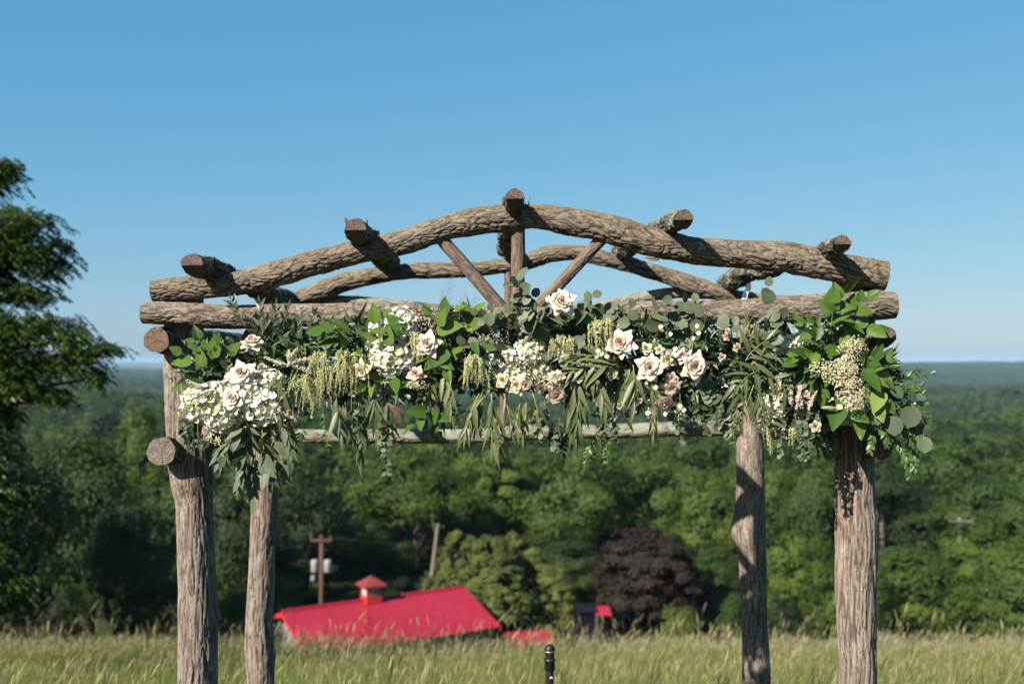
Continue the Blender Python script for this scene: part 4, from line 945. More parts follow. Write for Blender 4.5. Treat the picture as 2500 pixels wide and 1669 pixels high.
def petal_mat(name, a, b, inner, trans=.25):
    t = NT(name); v = t.attr('v'); oi = t.n('ShaderNodeObjectInfo').outputs['Random']
    c = t.ramp(v, [(0.0, inner), (0.5, a), (1.0, b)]); t.base(t.mix(t.math('MULTIPLY', oi, .3), c, a)); t.rough(.6, .25)
    tr = t.n('ShaderNodeBsdfTranslucent'); t.l(c, tr.inputs[0]); ms = t.n('ShaderNodeMixShader'); ms.inputs[0].default_value = trans
    t.l(t.p.outputs[0], ms.inputs[1]); t.l(tr.outputs[0], ms.inputs[2]); t.l(ms.outputs[0], t.out.inputs[0]); return t.m
MP_ROSE = petal_mat('blush_petal', (0.62, 0.53, 0.44), (0.66, 0.60, 0.52), (0.62, 0.46, 0.345), .32)
MP_PINK = petal_mat('pink_petal', (0.60, 0.455, 0.375), (0.65, 0.55, 0.47), (0.58, 0.36, 0.27), .32)
MP_CREAM = petal_mat('cream_petal', (0.504, 0.458, 0.310), (0.556, 0.523, 0.395), (0.462, 0.405, 0.192))
MP_WHITE = petal_mat('white_petal', (0.66, 0.635, 0.535), (0.70, 0.685, 0.60), (0.52, 0.51, 0.34), .32)
MP_LIME = petal_mat('green_white_petal', (0.452, 0.483, 0.237), (0.537, 0.548, 0.355), (0.280, 0.344, 0.107))
M_BEAD = foliage_mat('pale_green_tassel', [(0.246, 0.249, 0.096), (0.425, 0.420, 0.194), (0.581, 0.568, 0.335)], .7, .2, .15, objvar=.05)
M_ASTIL = foliage_mat('astilbe_bloom', [(0.415, 0.372, 0.299), (0.554, 0.506, 0.423), (0.653, 0.619, 0.537)], .7, .2, .2, objvar=.05)
M_LACE = foliage_mat('cream_lace_bloom', [(0.387, 0.344, 0.206), (0.516, 0.464, 0.318), (0.602, 0.559, 0.430)], .7, .2, .2, objvar=.05)
M_WAX = foliage_mat('waxflower_bloom', [(0.292, 0.215, 0.163), (0.430, 0.361, 0.292), (0.499, 0.447, 0.396)], .6, .2, .1, objvar=.05)

def variants(n, name, *a, **k): return [leaf_mesh(name, *a, seed=s_ + 1, v=.3 + .4 * s_ / max(1, n - 1), **{**k, 'curl': k.get('curl', .25) * (.4 + .6 * s_)}) for s_ in range(n)]
LF = {
 'big': variants(3, 'big_leaf', 1.0, ovate(.36), MG_BIG, fold=.22, curl=.22, wave=.015, nl=8),
 'lime': variants(2, 'lime_leaf', 1.0, ovate(.38), MG_LIME, fold=.2, curl=.2, nl=8),
 'euc': variants(3, 'round_leaf', 1.0, roundl(.44), MG_EUC, fold=.12, curl=.12, nl=7),
 'oval': variants(3, 'oval_leaf', 1.0, ovate(.24), MG_EUC, fold=.12, curl=.2, nl=7),
 'wil': variants(4, 'willow_leaf', 1.0, lance(.095), MG_WIL, fold=.3, curl=.28, nl=8, nw=1),
 'oli': variants(3, 'olive_leaf_mesh', 1.0, ovate(.17), MG_OLI, fold=.15, curl=.1, nl=5, nw=1),
 'drk': variants(3, 'dark_leaf', 1.0, ovate(.30), MG_DRK, fold=.2, curl=.25, nl=5, nw=1),
 'vin': variants(3, 'myrtle_leaf_mesh', 1.0, ovate(.25), MG_VIN, fold=.2, curl=.15, nl=5, nw=1),
 'coin': variants(3, 'coin_leaf', 1.0, roundl(.48), MG_EUC, fold=.1, curl=.1, nl=5, nw=1),
 'brn': variants(2, 'brown_leaf', 1.0, lance(.16), MG_BRN, fold=.2, curl=.2, nl=6, nw=1),
}
R_ = random.Random(11)
# past about 300 leaves, petals or florets on one arrangement, a stem or bloom keeps its own in one mesh with it
COUNT = {}; _cache = {}
def room(T, what, n):
    k = (T.name, what)
    if COUNT.get(k, 0) + n > 300: return False
    COUNT[k] = COUNT.get(k, 0) + n; return True
def _np(me):
    if me.name not in _cache:
        v = np.empty(len(me.vertices) * 3, np.float32); me.vertices.foreach_get('co', v)
        ls = np.empty(len(me.polygons), np.int32); me.polygons.foreach_get('loop_total', ls)
        li = np.empty(len(me.loops), np.int32); me.loops.foreach_get('vertex_index', li)
        a = np.empty(len(me.vertices), np.float32); me.attributes['v'].data.foreach_get('value', a)
        _cache[me.name] = (v.reshape(-1, 3), ls, li, a)
    return _cache[me.name]
def merged(o, items):
    """joins (mesh, world matrix) pairs to the mesh of part o"""
    inv = WM[o.name].inverted(); mats = list(o.data.materials); parts_ = [(o.data, Matrix.Identity(4), 0.0)] + [(m_, inv @ w_, R_.uniform(-.55, .55)) for m_, w_ in items]
    Vs, Ls, Is, As, Ms = [], [], [], [], []; nv = 0
    for m_, w_, dv in parts_:
        v, ls, li, a = _np(m_); W4 = np.array(w_); Vs.append(v @ W4[:3, :3].T + W4[:3, 3]); Ls.append(ls); Is.append(li + nv); As.append(a + dv); nv += len(v)
        mt = m_.materials[0]
        if mt not in mats: mats.append(mt)
        Ms.append(np.full(len(ls), mats.index(mt), np.int32))
    V = np.concatenate(Vs).astype(np.float32); ls = np.concatenate(Ls); li = np.concatenate(Is).astype(np.int32)
    me = bpy.data.meshes.new(o.data.name); me.vertices.add(len(V)); me.vertices.foreach_set('co', V.ravel()); me.loops.add(len(li)); me.loops.foreach_set('vertex_index', li)
    me.polygons.add(len(ls)); me.polygons.foreach_set('loop_start', np.concatenate([[0], np.cumsum(ls)[:-1]]).astype(np.int32)); me.polygons.foreach_set('use_smooth', np.full(len(ls), True))
    for mt in mats: me.materials.append(mt)
    me.polygons.foreach_set('material_index', np.concatenate(Ms)); at_ = me.attributes.new('v', 'FLOAT', 'POINT'); at_.data.foreach_set('value', np.concatenate(As).astype(np.float32))
    me.update(calc_edges=True); o.data = me
def place(o, name, items, single):
    if single:
        for m_, w_ in items: part(name, m_, o, w_)
    else: merged(o, items)
def frame(pos, d, nrm, size):
    d = d.normalized(); x = d.cross(nrm)
    if x.length < 1e-4: x = d.cross(Vector((.3, -.9, .2)))
    x.normalize(); z = x.cross(d)
    m = Matrix((x, d, z)).transposed().to_4x4(); return Matrix.Translation(pos) @ m @ Matrix.Diagonal((size, size, size, 1))
def rdir(j): return Vector((R_.gauss(0, j), R_.gauss(0, j), R_.gauss(0, j)))
TO_SUN = -SUN_DIR
CAMV = Vector((0, -1, 0.05))
def sprig(T, name, kind, x, y, ang, length, n, size, Y=3.70, droop=0.0, spread=60, stem=M_STEM, pair=False, jit=.25, first=.12, taper=.35, fwd=0.12, vary=.25, norm=None):
    """a leafy stem starting at photo pixel x, y and growing towards ang (degrees, 90 is up); leaves are its parts"""
    k = mpp(Y); a = math.radians(ang); p0 = at(x, y, Y)
    d = Vector((math.cos(a), 0, math.sin(a))); d.y = -fwd + R_.uniform(-.1, .1)
    pts = [p0]; dirs = []; cur = d.normalized(); N = 10; st = length * k / N
    bend = R_.uniform(-.04, .04)
    for i in range(N):
        dirs.append(cur.copy()); pts.append(pts[-1] + cur * st)
        cur = (cur + Vector((bend, 0, -droop * .12)) + rdir(.03)).normalized()
    dirs.append(cur)
    mb = MB(); mb.tube([p - p0 for p in pts], [.0016 * (1 - .6 * i / N) for i in range(N + 1)], 5)
    o = part(name, mb.mesh(name, stem), T, Matrix.Translation(p0))
    lib = LF[kind]; sg = 1; items = []
    for i in range(n):
        t_ = first + (1 - first) * (i // 2 * 2 if pair else i) / max(1, n - 1); f = min(N - 1e-6, t_ * N); j = int(f)
        p = pts[j].lerp(pts[j + 1], f - j); dd = dirs[j]
        side = dd.cross(CAMV).normalized() * sg; sg = -sg
        sp = math.radians(spread * R_.uniform(.7, 1.25)) * (1 if i < n - 1 else .2)
        out = Vector((0, -1, 0)) * R_.uniform(-.15, .45)
        ld = dd * math.cos(sp) + side * math.sin(sp) + out * math.sin(sp) + Vector((0, 0, -droop * .35)) + rdir(jit * .5)
        nrm = (norm or (CAMV * .8 + Vector((0, 0, .35)) + TO_SUN * .35)) + rdir(jit * 1.6)
        s_ = size * k * (1 - taper * t_) * R_.uniform(1 - vary, 1 + vary)
        items.append((R_.choice(lib), frame(p, ld, nrm, s_)))
    place(o, 'leaf', items, room(T, 'leaf', n) if size >= 34 else False)
    return o

# rose: five rings of petals, tight in the heart, folded back at the rim
def petal_surface(r0, z0, r1, z1, alpha, back, point, nu=7, nv=7, v0=.4, v1=.8, lean=0.0, seed=0):
    rr = np.random.default_rng(seed); V = []; A = []
    for i in range(nu + 1):
        t_ = i / nu
        wid = alpha * (0.45 + 0.55 * math.sin(math.pi * min(1, (t_ * .78 + .12)))) * (1 - (.0 if t_ < .75 else (t_ - .75) * 1.1 * (1 + point)))
        for j in range(nv + 1):
            q = 2 * j / nv - 1
            tt = t_ * (1 - (0.10 + .12 * point) * abs(q) ** 2.2)
            r_ = r0 + (r1 - r0) * (tt ** .8) + back * max(0, tt - .7) ** 1.4 * 3.2 + back * .5 * abs(q) ** 3 * tt
            z_ = z0 + (z1 - z0) * math.sin(tt * math.pi * .5) - back * max(0, tt - .72) ** 1.5 * 4.0 * (.6 + abs(q) * .8)
            a = q * wid
            V.append((r_ * math.sin(a), r_ * math.cos(a), z_ + 0.01 * rr.standard_normal())); A.append(v0 + (v1 - v0) * t_ + .04 * rr.standard_normal())
    n = nv + 1; F = [[i * n + j, i * n + j + 1, (i + 1) * n + j + 1, (i + 1) * n + j] for i in range(nu) for j in range(nv)]
    return V, F, A
def rose_set(mat, tag_):
    out = []
    for q in ((0.02, 0.05, .10, .80, 1.9, 0.0, 0, .0, .25), (0.03, .04, .19, .82, 1.5, .02, 0, .05, .35), (.04, .02, .30, .80, 1.2, .04, .1, .15, .5),
              (.05, 0, .45, .74, 1.0, .10, .25, .3, .7), (.06, -.02, .66, .60, .78, .20, .6, .4, .9), (.06, -.04, .88, .36, .62, .26, 1.0, .45, 1.0)):
        V, F, A = petal_surface(*q[:7], v0=q[7], v1=q[8], seed=len(out)); out.append(mesh_np('petal_' + tag_, V, F, mat, True, {'v': A}))
    return out
ROSES = {'rose': rose_set(MP_ROSE, 'blush'), 'pink': rose_set(MP_PINK, 'pink'), 'cream': rose_set(MP_CREAM, 'cream')}
_hb = MB(); _hb.lathe([(.001, -.12), (.10, -.08), (.12, .0), (.06, .3), (.03, .55), (.001, .62)], (0, 0, 0), 8, a=.15)
HEART = {k: None for k in ROSES}
for kk, mt in (('rose', MP_ROSE), ('pink', MP_PINK), ('cream', MP_CREAM)): HEART[kk] = _hb.mesh('rose_heart', mt)
def rose(T, x, y, rpx, face=(0, -1, .3), kind='rose', Y=3.64, openness=1.0, label=None, rings=6):
    p = at(x, y, Y); f = Vector(face).normalized(); s_ = rpx * mpp(Y) * 1.12
    q = f.to_track_quat('Z', 'Y'); M = Matrix.Translation(p - f * s_ * .3) @ q.to_matrix().to_4x4() @ Matrix.Rotation(R_.random() * 6.28, 4, 'Z') @ Matrix.Diagonal((s_, s_, s_, 1))
    o = part('rose', HEART[kind], T, M, label=label)
    a = 0; counts = (3, 4, 4, 5, 5, 5); items = []
    for ring in range(rings):
        n = counts[ring]
        for i in range(n):
            a += 2 * math.pi / n + (.4 if i == 0 else 0)
            tilt = R_.uniform(-.06, .10) * (ring / 5) * openness
            sc_ = R_.uniform(.92, 1.1)
            op = 1 + (openness - 1) * ring / 5
            items.append((ROSES[kind][ring], M @ Matrix.Rotation(a, 4, 'Z') @ Matrix.Rotation(-tilt, 4, 'X') @ Matrix.Diagonal((sc_ * op, sc_ * op, sc_, 1))))
    place(o, 'petal', items, room(T, 'petal', len(items)) if rpx > 18 else False)
    return o

def floret_mesh(name, mat, seed):
    r = np.random.default_rng(seed); mb = MB()
    for k in range(4):
        a0 = k * math.pi / 2 + r.uniform(-.15, .15); V = []; A = []
        for i in range(5):
            t_ = i / 4
            for j in range(-2, 3):
                q = j / 2; w_ = .38 * math.sin(math.pi * (t_ * .8 + .1)) ** .7; rr_ = t_ * (1 - .12 * q * q) * .62
                x = q * w_; y = rr_; z = .22 * t_ ** 2 + .10 * q * q * t_ + .04 * math.sin(7 * t_ + k + q * 3) - .05
                V.append((x * math.cos(a0) - y * math.sin(a0), x * math.sin(a0) + y * math.cos(a0), z)); A.append(.15 + .85 * min(1, t_ * 1.6))
        mb.add(V, [[i * 5 + j, i * 5 + j + 1, (i + 1) * 5 + j + 1, (i + 1) * 5 + j] for i in range(4) for j in range(4)], a=np.array(A))
    return mb.mesh(name, mat)
FLO = {'w': [floret_mesh('white_floret', MP_WHITE, i) for i in range(3)], 'g': [floret_mesh('lime_floret', MP_LIME, i) for i in range(3)], 'c': [floret_mesh('cream_floret', MP_CREAM, i) for i in range(3)]}
_h = MB(); _h.lathe([(.001, -1)] + [(math.cos(a), math.sin(a)) for a in np.linspace(-1.4, 1.4, 9)] + [(.001, 1)], (0, 0, 0), 12, a=.2)
M_CORE = plain('flower_head_core', (0.34, 0.34, 0.20), .8); HCORE = _h.mesh('hydrangea_core', M_CORE)
def hydrangea(T, x, y, rpx, n=46, kinds='w', Y=3.70, label=None, sq=.85):
    p = at(x, y, Y); R = rpx * mpp(Y); o = part('hydrangea', HCORE, T, Matrix.Translation(p) @ Matrix.Diagonal((R * .72, R * .62, R * .72 * sq, 1)), label=label)
    k = 0; i = 0; n = int(n * 1.7); items = []
    while k < n and i < 4 * n:
        i += 1; z = 1 - 2 * (i + .5) / (1.55 * n); 
        if z < -1: break
        a = i * 2.39996; q = math.sqrt(max(0, 1 - z * z)); d = Vector((q * math.cos(a), -z, q * math.sin(a)))      # pole towards the camera
        pos = p + Vector((d.x * R * .86, d.y * R * .75, d.z * R * .86 * sq)) + rdir(R * .05)
        dd = (d + rdir(.25)).normalized(); s_ = R * .275 * R_.uniform(.85, 1.15)
        items.append((R_.choice(FLO[R_.choice(kinds)]), Matrix.Translation(pos) @ dd.to_track_quat('Z', 'Y').to_matrix().to_4x4() @ Matrix.Rotation(R_.random() * 6.28, 4, 'Z') @ Matrix.Diagonal((s_, s_, s_, 1))))
        k += 1
    place(o, 'floret', items, room(T, 'floret', len(items)))
    return o

OCT = np.array([[1,0,0],[-1,0,0],[0,1,0],[0,-1,0],[0,0,1],[0,0,-1]], float)
OCF = np.array([[0,2,4],[2,1,4],[1,3,4],[3,0,4],[2,0,5],[1,2,5],[3,1,5],[0,3,5]])
def beads(P, S, A):
    P = np.array(P); S = np.array(S); n = len(P)
    V = (P[:, None] + OCT[None] * S[:, None, None]).reshape(-1, 3); F = (np.arange(n)[:, None, None] * 6 + OCF[None]).reshape(-1, 3)
    return V, F, np.repeat(A, 6)
def tassel(T, path, strands, slen, Y=3.62, seed=0, bead=.0023, mat=None, label=None, spread=14, name='amaranth_tassel', side=0.42):
    """pale tassels hanging from a curved stem given in photo pixels"""
    r = np.random.default_rng(seed); k = mpp(Y); P = []; S = []; A = []
    pp = np.array(path, float); mb = MB(); base = at(pp[0][0], pp[0][1], Y)
    mb.tube([at(a, b, Y) - base for a, b in path], .0018, 5, a=.3)
    for i in range(strands):
        t_ = r.random() * (len(pp) - 1); j = min(len(pp) - 2, int(t_)); q = pp[j] + (pp[j + 1] - pp[j]) * (t_ - j)
        p = at(q[0] + r.normal() * spread, q[1] + r.normal() * spread * .4, Y + r.normal() * .012); L = slen * k * r.uniform(.35, 1.15)
        dx, dy = r.normal() * side, -abs(r.normal()) * .25; n = int(L / .0042) + 3
        for m_ in range(n):
            u = m_ / n; c = p + Vector((dx * L * u * (1 - u * .5), dy * L * u, -L * u))
            for _ in range(2):
                P.append(np.array(list(c)) + r.normal(size=3) * .0022 * (1 - .4 * u)); S.append(bead * r.uniform(.6, 1.2) * (1.1 - .5 * u)); A.append(r.random())
    V, F, A2 = beads(P, S, A); mb.add(V - np.array(list(base)), None, F, a=A2)
    return part(name, mb.mesh(name, mat or M_BEAD, False), T, Matrix.Translation(base), label=label)
def plume(T, x, y, ang, length, wid, Y=3.62, seed=0, mat=None, name='astilbe_plume', bead=.0030, dens=1.0):
    """feathery pointed plume"""
    r = np.random.default_rng(seed); k = mpp(Y); a = math.radians(ang); p0 = at(x, y, Y); d = np.array([math.cos(a), -.15, math.sin(a)])
    L = length * k; mb = MB(); mb.tube([(0, 0, 0), tuple(d * L)], [.0014, .0006], 5, a=.2); P = []; S = []; A = []
    nb = int(26 * dens)
    for i in range(nb):
        t_ = i / nb; th = i * 2.4; sd = np.cross(d, [math.cos(th), .3, math.sin(th)]); sd /= np.linalg.norm(sd); bl = wid * k * (1 - t_) ** .8 * r.uniform(.7, 1.2)
        bd = d * .65 + sd * .8; n = max(3, int(bl / .0028))
        for m_ in range(n):
            u = (m_ + 1) / n
            for _ in range(3):
                P.append(d * L * t_ + bd * bl * u + r.normal(size=3) * .0016); S.append(bead * r.uniform(.5, 1.1) * (1.1 - .4 * u)); A.append(r.random())
    V, F, A2 = beads(P, S, A); mb.add(V, None, F, a=A2)
    return part(name, mb.mesh(name, mat or M_ASTIL, False), T, Matrix.Translation(p0))
STAR = np.array([[0, 0, 0.1]] + [[math.cos(a), math.sin(a), .25 * (i % 2)] for i, a in enumerate(np.arange(10) * math.pi / 5)]) * np.array([[1, 1, 1]] + [[1, 1, 1] if i % 2 == 0 else [.45, .45, 1] for i in range(10)])
STF = np.array([[0, 1 + i, 1 + (i + 1) % 10] for i in range(10)])
def umbel(T, x, y, rx, ry, n, Y=3.62, seed=0, size=.0042, mat=None, name='lace_flower', dome=.6, twigs=14, stem=None, thick=.03):
    """many tiny stars on thread stems, domed towards the viewer"""
    r = np.random.default_rng(seed); k = mpp(Y); p0 = at(x, y, Y); mb = MB(); Vs = []; Fs = []; As = []; base = np.array(list(p0)); root = base + np.array([0, .05, -ry * k * .3])
    for i in range(n):
        a = r.random() * 6.283; q = math.sqrt(r.random()); c = base + np.array([math.cos(a) * q * rx * k, -dome * (1 - q * q) * rx * k * .6 + r.normal() * thick * .3, math.sin(a) * q * ry * k])
        nr = np.array([math.cos(a) * q * .7, -1, math.sin(a) * q * .7 + .3]) + r.normal(size=3) * .35; nr /= np.linalg.norm(nr)
        u = np.cross(nr, [0, 0, 1.0]); u /= np.linalg.norm(u); w_ = np.cross(nr, u); s_ = size * r.uniform(.6, 1.15)
        Vs.append(c + (STAR[:, :1] * u + STAR[:, 1:2] * w_ + STAR[:, 2:] * nr) * s_); Fs.append(STF + 11 * i); As.append(np.concatenate([[.1], np.full(10, r.uniform(.4, 1))]))
        if i % max(1, n // twigs) == 0: mb.tube([tuple(root - base), tuple((c + root) / 2 - base + r.normal(size=3) * .004), tuple(c - base)], [.001, .0008, .0005], 4, a=.0)
    me1 = mb.mesh(name, stem or M_STEM)
    o = part(name, me1, T, Matrix.Translation(p0))
    bl = mesh_np('blossoms', np.concatenate(Vs) - base, np.concatenate(Fs), mat or M_LACE, False, {'v': np.concatenate(As)})
    part('blossoms', bl, o, Matrix.Translation(p0), kind='stuff'); return o
def fill(T, spec, seed, libs=('drk', 'vin', 'oli', 'wil'), weights=(5, 3, 3, 2)):
    """small dark greenery packed behind the flowers, too dense to pick apart"""
    r = np.random.default_rng(seed); geo_ = {}
    for kk in libs:
        me = LF[kk][1]; v = np.empty(len(me.vertices) * 3, np.float32); me.vertices.foreach_get('co', v); f = np.array([list(p.vertices) for p in me.polygons]); geo_[kk] = (v.reshape(-1, 3), f)
    w_ = np.array(weights, float); w_ /= w_.sum()
    for kk, ww in zip(libs, w_):
        Vs = []; Fs = []; As = []; nv = 0
        for (x, y, rx, ry, n) in spec:
            for _ in range(int(n * ww)):
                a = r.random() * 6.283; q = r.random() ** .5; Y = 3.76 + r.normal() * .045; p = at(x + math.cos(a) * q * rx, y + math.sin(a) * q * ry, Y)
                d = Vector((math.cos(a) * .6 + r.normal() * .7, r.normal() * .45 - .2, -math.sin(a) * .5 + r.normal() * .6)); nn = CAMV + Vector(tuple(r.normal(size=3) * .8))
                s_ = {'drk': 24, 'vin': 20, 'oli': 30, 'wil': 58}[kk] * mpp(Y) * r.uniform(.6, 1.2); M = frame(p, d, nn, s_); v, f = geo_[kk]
                M3 = np.array(M.to_3x3()); Vs.append(v @ M3.T + np.array(list(p))); Fs.append(f + nv); nv += len(v); As.append(np.full(len(v), r.random()))
        org = at(spec[0][0], spec[0][1], 3.76)
        o = part('foliage_filling', mesh_np('foliage_filling', np.concatenate(Vs) - np.array(list(org)), np.concatenate(Fs), LFM[kk], True, {'v': np.concatenate(As)}), T, Matrix.Translation(org), kind='stuff')
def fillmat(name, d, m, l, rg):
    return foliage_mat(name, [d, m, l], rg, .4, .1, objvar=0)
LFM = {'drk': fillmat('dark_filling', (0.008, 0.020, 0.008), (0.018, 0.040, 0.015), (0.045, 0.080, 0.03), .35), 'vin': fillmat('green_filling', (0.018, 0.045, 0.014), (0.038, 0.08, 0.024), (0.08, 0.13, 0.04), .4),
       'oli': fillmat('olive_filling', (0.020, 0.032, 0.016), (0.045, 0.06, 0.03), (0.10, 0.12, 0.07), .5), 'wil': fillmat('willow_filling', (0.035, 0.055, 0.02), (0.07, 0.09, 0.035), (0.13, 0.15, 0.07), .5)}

TL = thing('flower_arrangement', 'left flower cluster with three blush roses and white hydrangeas in front of the left posts', 'flower arrangement', tuple(at(600, 950, 3.72)))
TG = thing('flower_garland', 'long middle garland of white flowers and trailing eucalyptus hung along the beam', 'garland', tuple(at(1250, 880, 3.72)))
TR = thing('flower_arrangement', 'right flower cluster of big green leaves and cream lace flowers on the front right post', 'flower arrangement', tuple(at(2030, 900, 3.72)))
# vine core each hangs on
for T_, pp in ((TL, [(470, 900), (560, 860), (640, 870), (720, 860)]), (TG, [(700, 850), (850, 815), (1000, 805), (1250, 800), (1500, 800), (1700, 815), (1800, 835)]), (TR, [(1800, 835), (1900, 850), (2010, 880), (2120, 930), (2180, 960)])):
    b_ = MB(); p0 = at(*pp[0], 3.77); b_.tube([at(a, b, 3.77) - p0 for a, b in pp], .012, 8); part('vine', b_.mesh('vine', M_STEMB), T_, Matrix.Translation(p0))
    for k in range(3 if T_ is not TG else 6):                # wire loops holding it to the beam
        q = pp[min(len(pp) - 1, k)]; c = at(q[0] + 14, 775, YFB); b_ = MB()
        ring = [c + Vector((0, math.cos(a) * .062, math.sin(a) * .060)) for a in np.linspace(0, 2 * math.pi, 25)]
        b_.tube([p - c for p in ring], .0011, 4, caps=False)
        if q[0] > 700 and q[0] < 1950: part('tie_wire', b_.mesh('tie_wire', M_STEM), T_, Matrix.Translation(c))
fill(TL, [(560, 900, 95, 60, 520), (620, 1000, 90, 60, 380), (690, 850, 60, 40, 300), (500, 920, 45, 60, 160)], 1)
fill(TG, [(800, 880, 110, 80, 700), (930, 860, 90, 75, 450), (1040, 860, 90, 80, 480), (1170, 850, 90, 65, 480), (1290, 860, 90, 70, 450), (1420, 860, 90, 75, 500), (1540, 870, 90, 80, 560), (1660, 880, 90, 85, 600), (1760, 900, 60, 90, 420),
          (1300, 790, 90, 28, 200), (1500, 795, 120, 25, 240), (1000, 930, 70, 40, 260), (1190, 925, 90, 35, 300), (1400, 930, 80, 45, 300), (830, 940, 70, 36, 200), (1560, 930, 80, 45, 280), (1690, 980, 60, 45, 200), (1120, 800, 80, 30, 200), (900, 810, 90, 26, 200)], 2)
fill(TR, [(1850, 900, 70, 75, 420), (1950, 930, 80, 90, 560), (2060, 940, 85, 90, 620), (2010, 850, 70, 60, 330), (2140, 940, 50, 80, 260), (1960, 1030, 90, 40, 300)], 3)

B, E, S_ = 'leafy_branch', 'eucalyptus_branch', 'trailing_stem'
# ---- left cluster
for q in ((505, 900, 150, 70, 3, 62), (500, 930, 200, 60, 3, 58), (520, 880, 120, 60, 3, 60), (690, 960, 80, 60, 2, 70), (640, 930, 60, 60, 2, 55), (560, 870, 110, 40, 2, 45)):
    sprig(TL, B, 'big', *q[:6], Y=3.66, spread=50, jit=.3)
for x, y, a, l in ((600, 800, 112, 75), (640, 830, 95, 95), (665, 830, 82, 90), (690, 835, 88, 88), (715, 840, 75, 85), (740, 850, 60, 95), (770, 850, 80, 80), (655, 850, 130, 85), (700, 850, 100, 60), (790, 860, 72, 75), (630, 850, 70, 70), (735, 850, 105, 85)):
    sprig(TL, 'olive_branch', 'oli', x, y, a, l, 13, 34, Y=3.72, spread=32, stem=M_STEMB, jit=.3)
for x, y, a, l in ((545, 870, 150, 75), (530, 910, 170, 70), (560, 900, 120, 60), (575, 880, 100, 55), (520, 890, 130, 60)):
    sprig(TL, E, 'coin', x, y, a, l, 16, 17, Y=3.67, spread=70, jit=.6)
for i in range(5):                                            # boxwood swirl on the post
    sprig(TL, 'boxwood_sprig', 'drk', 490 - i * 9, 985 + i * 14, 215 + i * 22, 60, 13, 19, Y=3.68, spread=58, jit=.4)
sprig(TL, 'boxwood_sprig', 'drk', 440, 1030, 290, 75, 16, 20, Y=3.68, spread=58, jit=.4); sprig(TL, 'boxwood_sprig', 'drk', 445, 1062, 345, 65, 14, 20, Y=3.68, spread=58, jit=.4); sprig(TL, 'boxwood_sprig', 'drk', 462, 935, 170, 40, 9, 18, Y=3.68, jit=.4)
for x, y, a, l, n, s in ((600, 1040, 215, 90, 7, 52), (585, 1050, 240, 95, 7, 55), (610, 1050, 262, 120, 9, 56), (640, 1050, 275, 130, 9, 54), (660, 1050, 290, 120, 8, 50), (670, 1060, 262, 110, 7, 48), (690, 1040, 300, 90, 6, 44), (625, 1090, 268, 130, 8, 50), (600, 1110, 255, 75, 6, 44), (560, 1075, 232, 55, 5, 50)):
    sprig(TL, E, 'oval', x, y, a, l, n, s, Y=3.66 + R_.uniform(-.03, .05), droop=.9, spread=30, stem=M_STEMY, jit=.35)
for x, y, a, l in ((610, 1120, 262, 80), (600, 1150, 250, 60), (625, 1130, 275, 70)): sprig(TL, S_, 'vin', x, y, a, l, 14, 18, Y=3.74, droop=.4, spread=45)
sprig(TL, E, 'wil', 690, 915, 255, 95, 5, 84, Y=3.60, droop=.8, spread=22); sprig(TL, E, 'wil', 680, 910, 245, 80, 4, 80, Y=3.60, droop=.8, spread=16)
for q in ((500, 985, 58, 50, 'wwwg'), (600, 950, 60, 54, 'w'), (650, 985, 60, 54, 'w'), (545, 1010, 52, 44, 'wwwg'), (660, 930, 36, 26, 'w')): hydrangea(TL, q[0], q[1], q[2] * 1.08, q[3], kinds=q[4], Y=3.66)
rose(TL, 617, 838, 30, (.1, -.45, .9), Y=3.62, label='blush rose standing upright at the top of the cluster'); rose(TL, 592, 912, 33, (0, -1, .25), Y=3.60, label='open blush rose in the middle of the cluster'); rose(TL, 573, 972, 34, (-.25, -.95, .15), Y=3.60, label='blush rose among the white hydrangeas')
rose(TL, 700, 965, 34, (.4, -.9, -.1), 'cream', Y=3.70); rose(TL, 640, 900, 20, (.3, -.8, .4), 'cream', Y=3.68, rings=4)
for i, (x, y, a, l, w_) in enumerate(((520, 950, 190, 60, 26), (510, 955, 215, 72, 24), (505, 945, 160, 52, 22), (700, 895, 20, 55, 26), (705, 890, 60, 45, 24), (700, 890, 160, 55, 20), (715, 895, -20, 50, 20), (670, 1000, -25, 60, 26), (665, 1005, -60, 58, 24), (655, 985, 20, 40, 20), (560, 925, 200, 30, 16), (720, 890, 110, 40, 18))):
    plume(TL, x, y, a, l, w_, seed=i, Y=3.61)
umbel(TL, 540, 1062, 34, 26, 190, Y=3.68, seed=3); umbel(TL, 605, 1040, 52, 18, 160, Y=3.70, seed=4); umbel(TL, 690, 1050, 36, 18, 120, Y=3.70, seed=5)
sprig(TL, 'reddish_sprig', 'brn', 708, 965, 265, 50, 5, 34, Y=3.62, droop=.6, spread=30, stem=M_STEMB)
# ---- middle garland
big = [(850, 850, 150, 60, 3, 62), (860, 815, 170, 70, 4, 66), (900, 815, 60, 55, 3, 62), (885, 850, 250, 40, 2, 46), (955, 845, 150, 40, 2, 52), (990, 815, 165, 40, 2, 56), (945, 840, 250, 45, 2, 44), (970, 810, 30, 30, 1, 48), (1060, 810, 50, 70, 3, 62), (1090, 840, 270, 60, 2, 72),
       (1085, 850, 200, 40, 2, 56), (1120, 840, 300, 45, 2, 54), (1130, 800, 60, 50, 3, 52), (1075, 800, 130, 40, 2, 46), (1150, 830, 330, 40, 2, 44), (940, 925, 200, 50, 3, 50), (960, 920, 330, 36, 2, 46), (1045, 1000, 230, 50, 3, 46), (1055, 995, 300, 60, 4, 46), (1340, 820, 200, 20, 1, 40), (1070, 880, 20, 40, 2, 40)]
for q in big: sprig(TG, B, 'big', *q[:6], Y=3.64 + R_.uniform(-.03, .03), spread=48, jit=.28)
